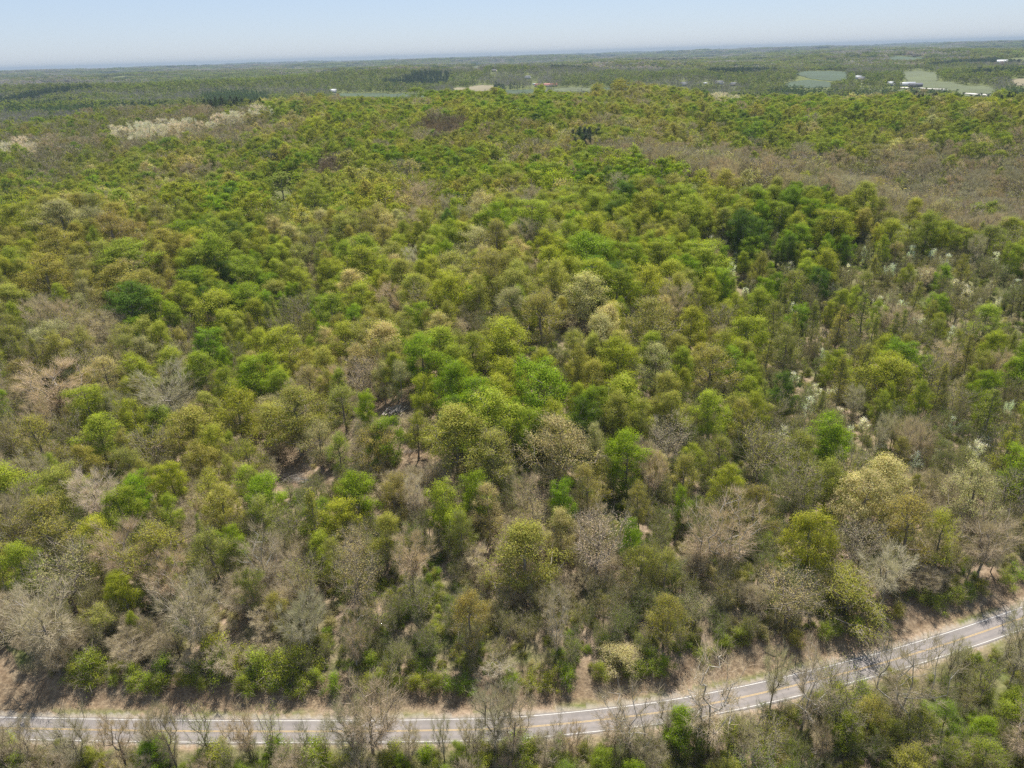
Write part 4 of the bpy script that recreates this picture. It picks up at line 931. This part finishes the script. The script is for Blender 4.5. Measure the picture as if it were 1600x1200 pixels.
for (bx, by, bk), g, lb in zip(BLD, BLDW, BLAB):
    nm = {'dome': 'barn', 'long': 'barn', 'shed': 'barn', 'dark': 'barn', 'red': 'barn', 'small': 'shed'}.get(bk, 'house')
    r = empty(nm, (g[0], g[1], g[2] + 0.3), lb, nm, 'far farm buildings and houses' if bk != 'small' or bx < 1580 else None)
    az = math.atan2(-g[0], g[1]); r.rotation_euler = (0, 0, az + rng.uniform(-0.4, 0.4))
    if bk == 'dome': vault(26, 34, r)
    elif bk == 'long': gable(16, 70, 5, 3, WALLM, ROOFP, r, 7)
    elif bk == 'shed': gable(16, 52, 4.2, 4, WALLM, ROOFP, r, 6)
    elif bk == 'dark': gable(12, 30, 5, 4, DARKM, ROOFM, r, 4)
    elif bk == 'red': gable(16, 70, 3.5, 5, TANM, REDM, r, 7)
    elif bk == 'tan': gable(10, 18, 5, 3.2, TANM, ROOFM, r, 4)
    elif bk == 'small': gable(6, 10, 3, 2.0, WALLM, ROOFP, r, 3)
    else: gable(11, 22, 6, 3.5, WALLM, ROOFP if rng.random() < .5 else ROOFM, r, 4)
g = raycast([-4], [864])[0]
r = empty('house', (g[0], g[1], g[2] + 0.2), 'house with a pale blue-grey roof half hidden by trees at the left edge', 'house'); r.rotation_euler = (0, 0, 0.5)
gable(8, 12, 3.2, 2.6, WALLM, ROOFP, r, 4)

# ------------------------------------------------------------ brush piles, stacked logs and fallen trees in the clearing
WOODM = bark_material('weathered_wood', (0.30, 0.26, 0.22), (0.55, 0.49, 0.42))
def log_mesh(rng, n_, L, r0, spread, hgt, ang, fan=0.25, k=5):
    V = []; Q = []; o = 0
    for i in range(n_):
        a = ang + rng.normal(0, fan); c = np.array([rng.normal(0, spread), rng.normal(0, spread * 0.5), rng.uniform(0.1, hgt)]); LL = L * rng.uniform(0.5, 1.0); d = np.array([math.cos(a), math.sin(a), rng.normal(0, 0.10)]); d /= np.linalg.norm(d)
        u_ = np.cross(d, [0, 0, 1]); u_ /= np.linalg.norm(u_); v_ = np.cross(d, u_); r_ = r0 * rng.uniform(0.5, 1.2)
        for s, rr_ in ((-0.5, r_), (0.5, r_ * 0.6)):
            for q in range(k): t = 6.283 * q / k; V.append(c + d * LL * s + (u_ * math.cos(t) + v_ * math.sin(t)) * rr_)
        for q in range(k): Q.append((o + q, o + (q + 1) % k, o + k + (q + 1) % k, o + k + q))
        o += 2 * k
    return np.array(V), np.array(Q)
rngl = np.random.default_rng(3)
PILES = [(622, 645, 'log_pile', 'pile of pale cut logs and poles in the upper clearing', 'log pile', 34, 6.5, 0.16, 1.5, 2.3, 1.15, WOODM), (690, 738, 'brush_pile', 'dark brush heap at the lower right of the clearing', 'brush pile', 90, 3.8, 0.05, 1.9, 1.6, 0.3, BARK_DK),
         (640, 707, 'brush_pile', 'small low brush heap in the middle of the clearing path', 'brush pile', 45, 2.2, 0.05, 0.9, 0.9, 0.9, BARK_DK), (612, 660, 'brush_pile', 'dark heap of branches at the foot of the log pile', 'brush pile', 70, 3.2, 0.06, 1.5, 1.4, 0.2, BARK_DK),
         (462, 750, 'brush_pile', 'grey tangled heap of branches left of the fallen pale tops', 'brush pile', 90, 4.0, 0.05, 2.2, 1.6, 0.5, BARK), (478, 752, 'fallen_tree', 'pale fallen tree top fanned out on the lower left clearing', 'fallen tree', 26, 6.0, 0.07, 1.0, 1.2, 0.1, BARK_PALE),
         (1270, 1172, 'fallen_branch', 'white broken limb lying in shrubs below the road', 'branch', 5, 7, 0.12, 0.8, 1.2, 0.2, BARK_PALE), (1420, 1125, 'fallen_branch', 'long pale fallen trunk slanting through bushes below the road', 'branch', 4, 9, 0.15, 0.6, 1.6, -0.9, BARK_PALE)]
for px, py, nm, lb, ct, n_, L, r0, sp, hg, an, mt in PILES:
    g = raycast([px], [py])[0]; V, Q = log_mesh(rngl, n_, L, r0, sp, hg, an, 0.5 if 'brush' in nm else 0.22)
    o = obj(nm, mesh_from(nm, V, Q, [mt])); o.location = (g[0], g[1], g[2]); o['label'] = lb; o['category'] = ct

# ------------------------------------------------------------ haze: a closed box of even air
V, Q = box_vq(-28000, 28000, -28000, 28000, -60, 200)
hz = obj('haze', mesh_from('haze', V, Q, []), kind='stuff')
hm, n, l = new_mat('haze'); pv = N(n, 'ShaderNodeVolumePrincipled'); pv.inputs['Density'].default_value = HAZE_DENSITY
pv.inputs['Color'].default_value = (0.31, 0.40, 0.53, 1); pv.inputs['Anisotropy'].default_value = 0.0
oo = N(n, 'ShaderNodeOutputMaterial'); l.new(pv.outputs[0], oo.inputs['Volume']); hz.data.materials.append(hm)
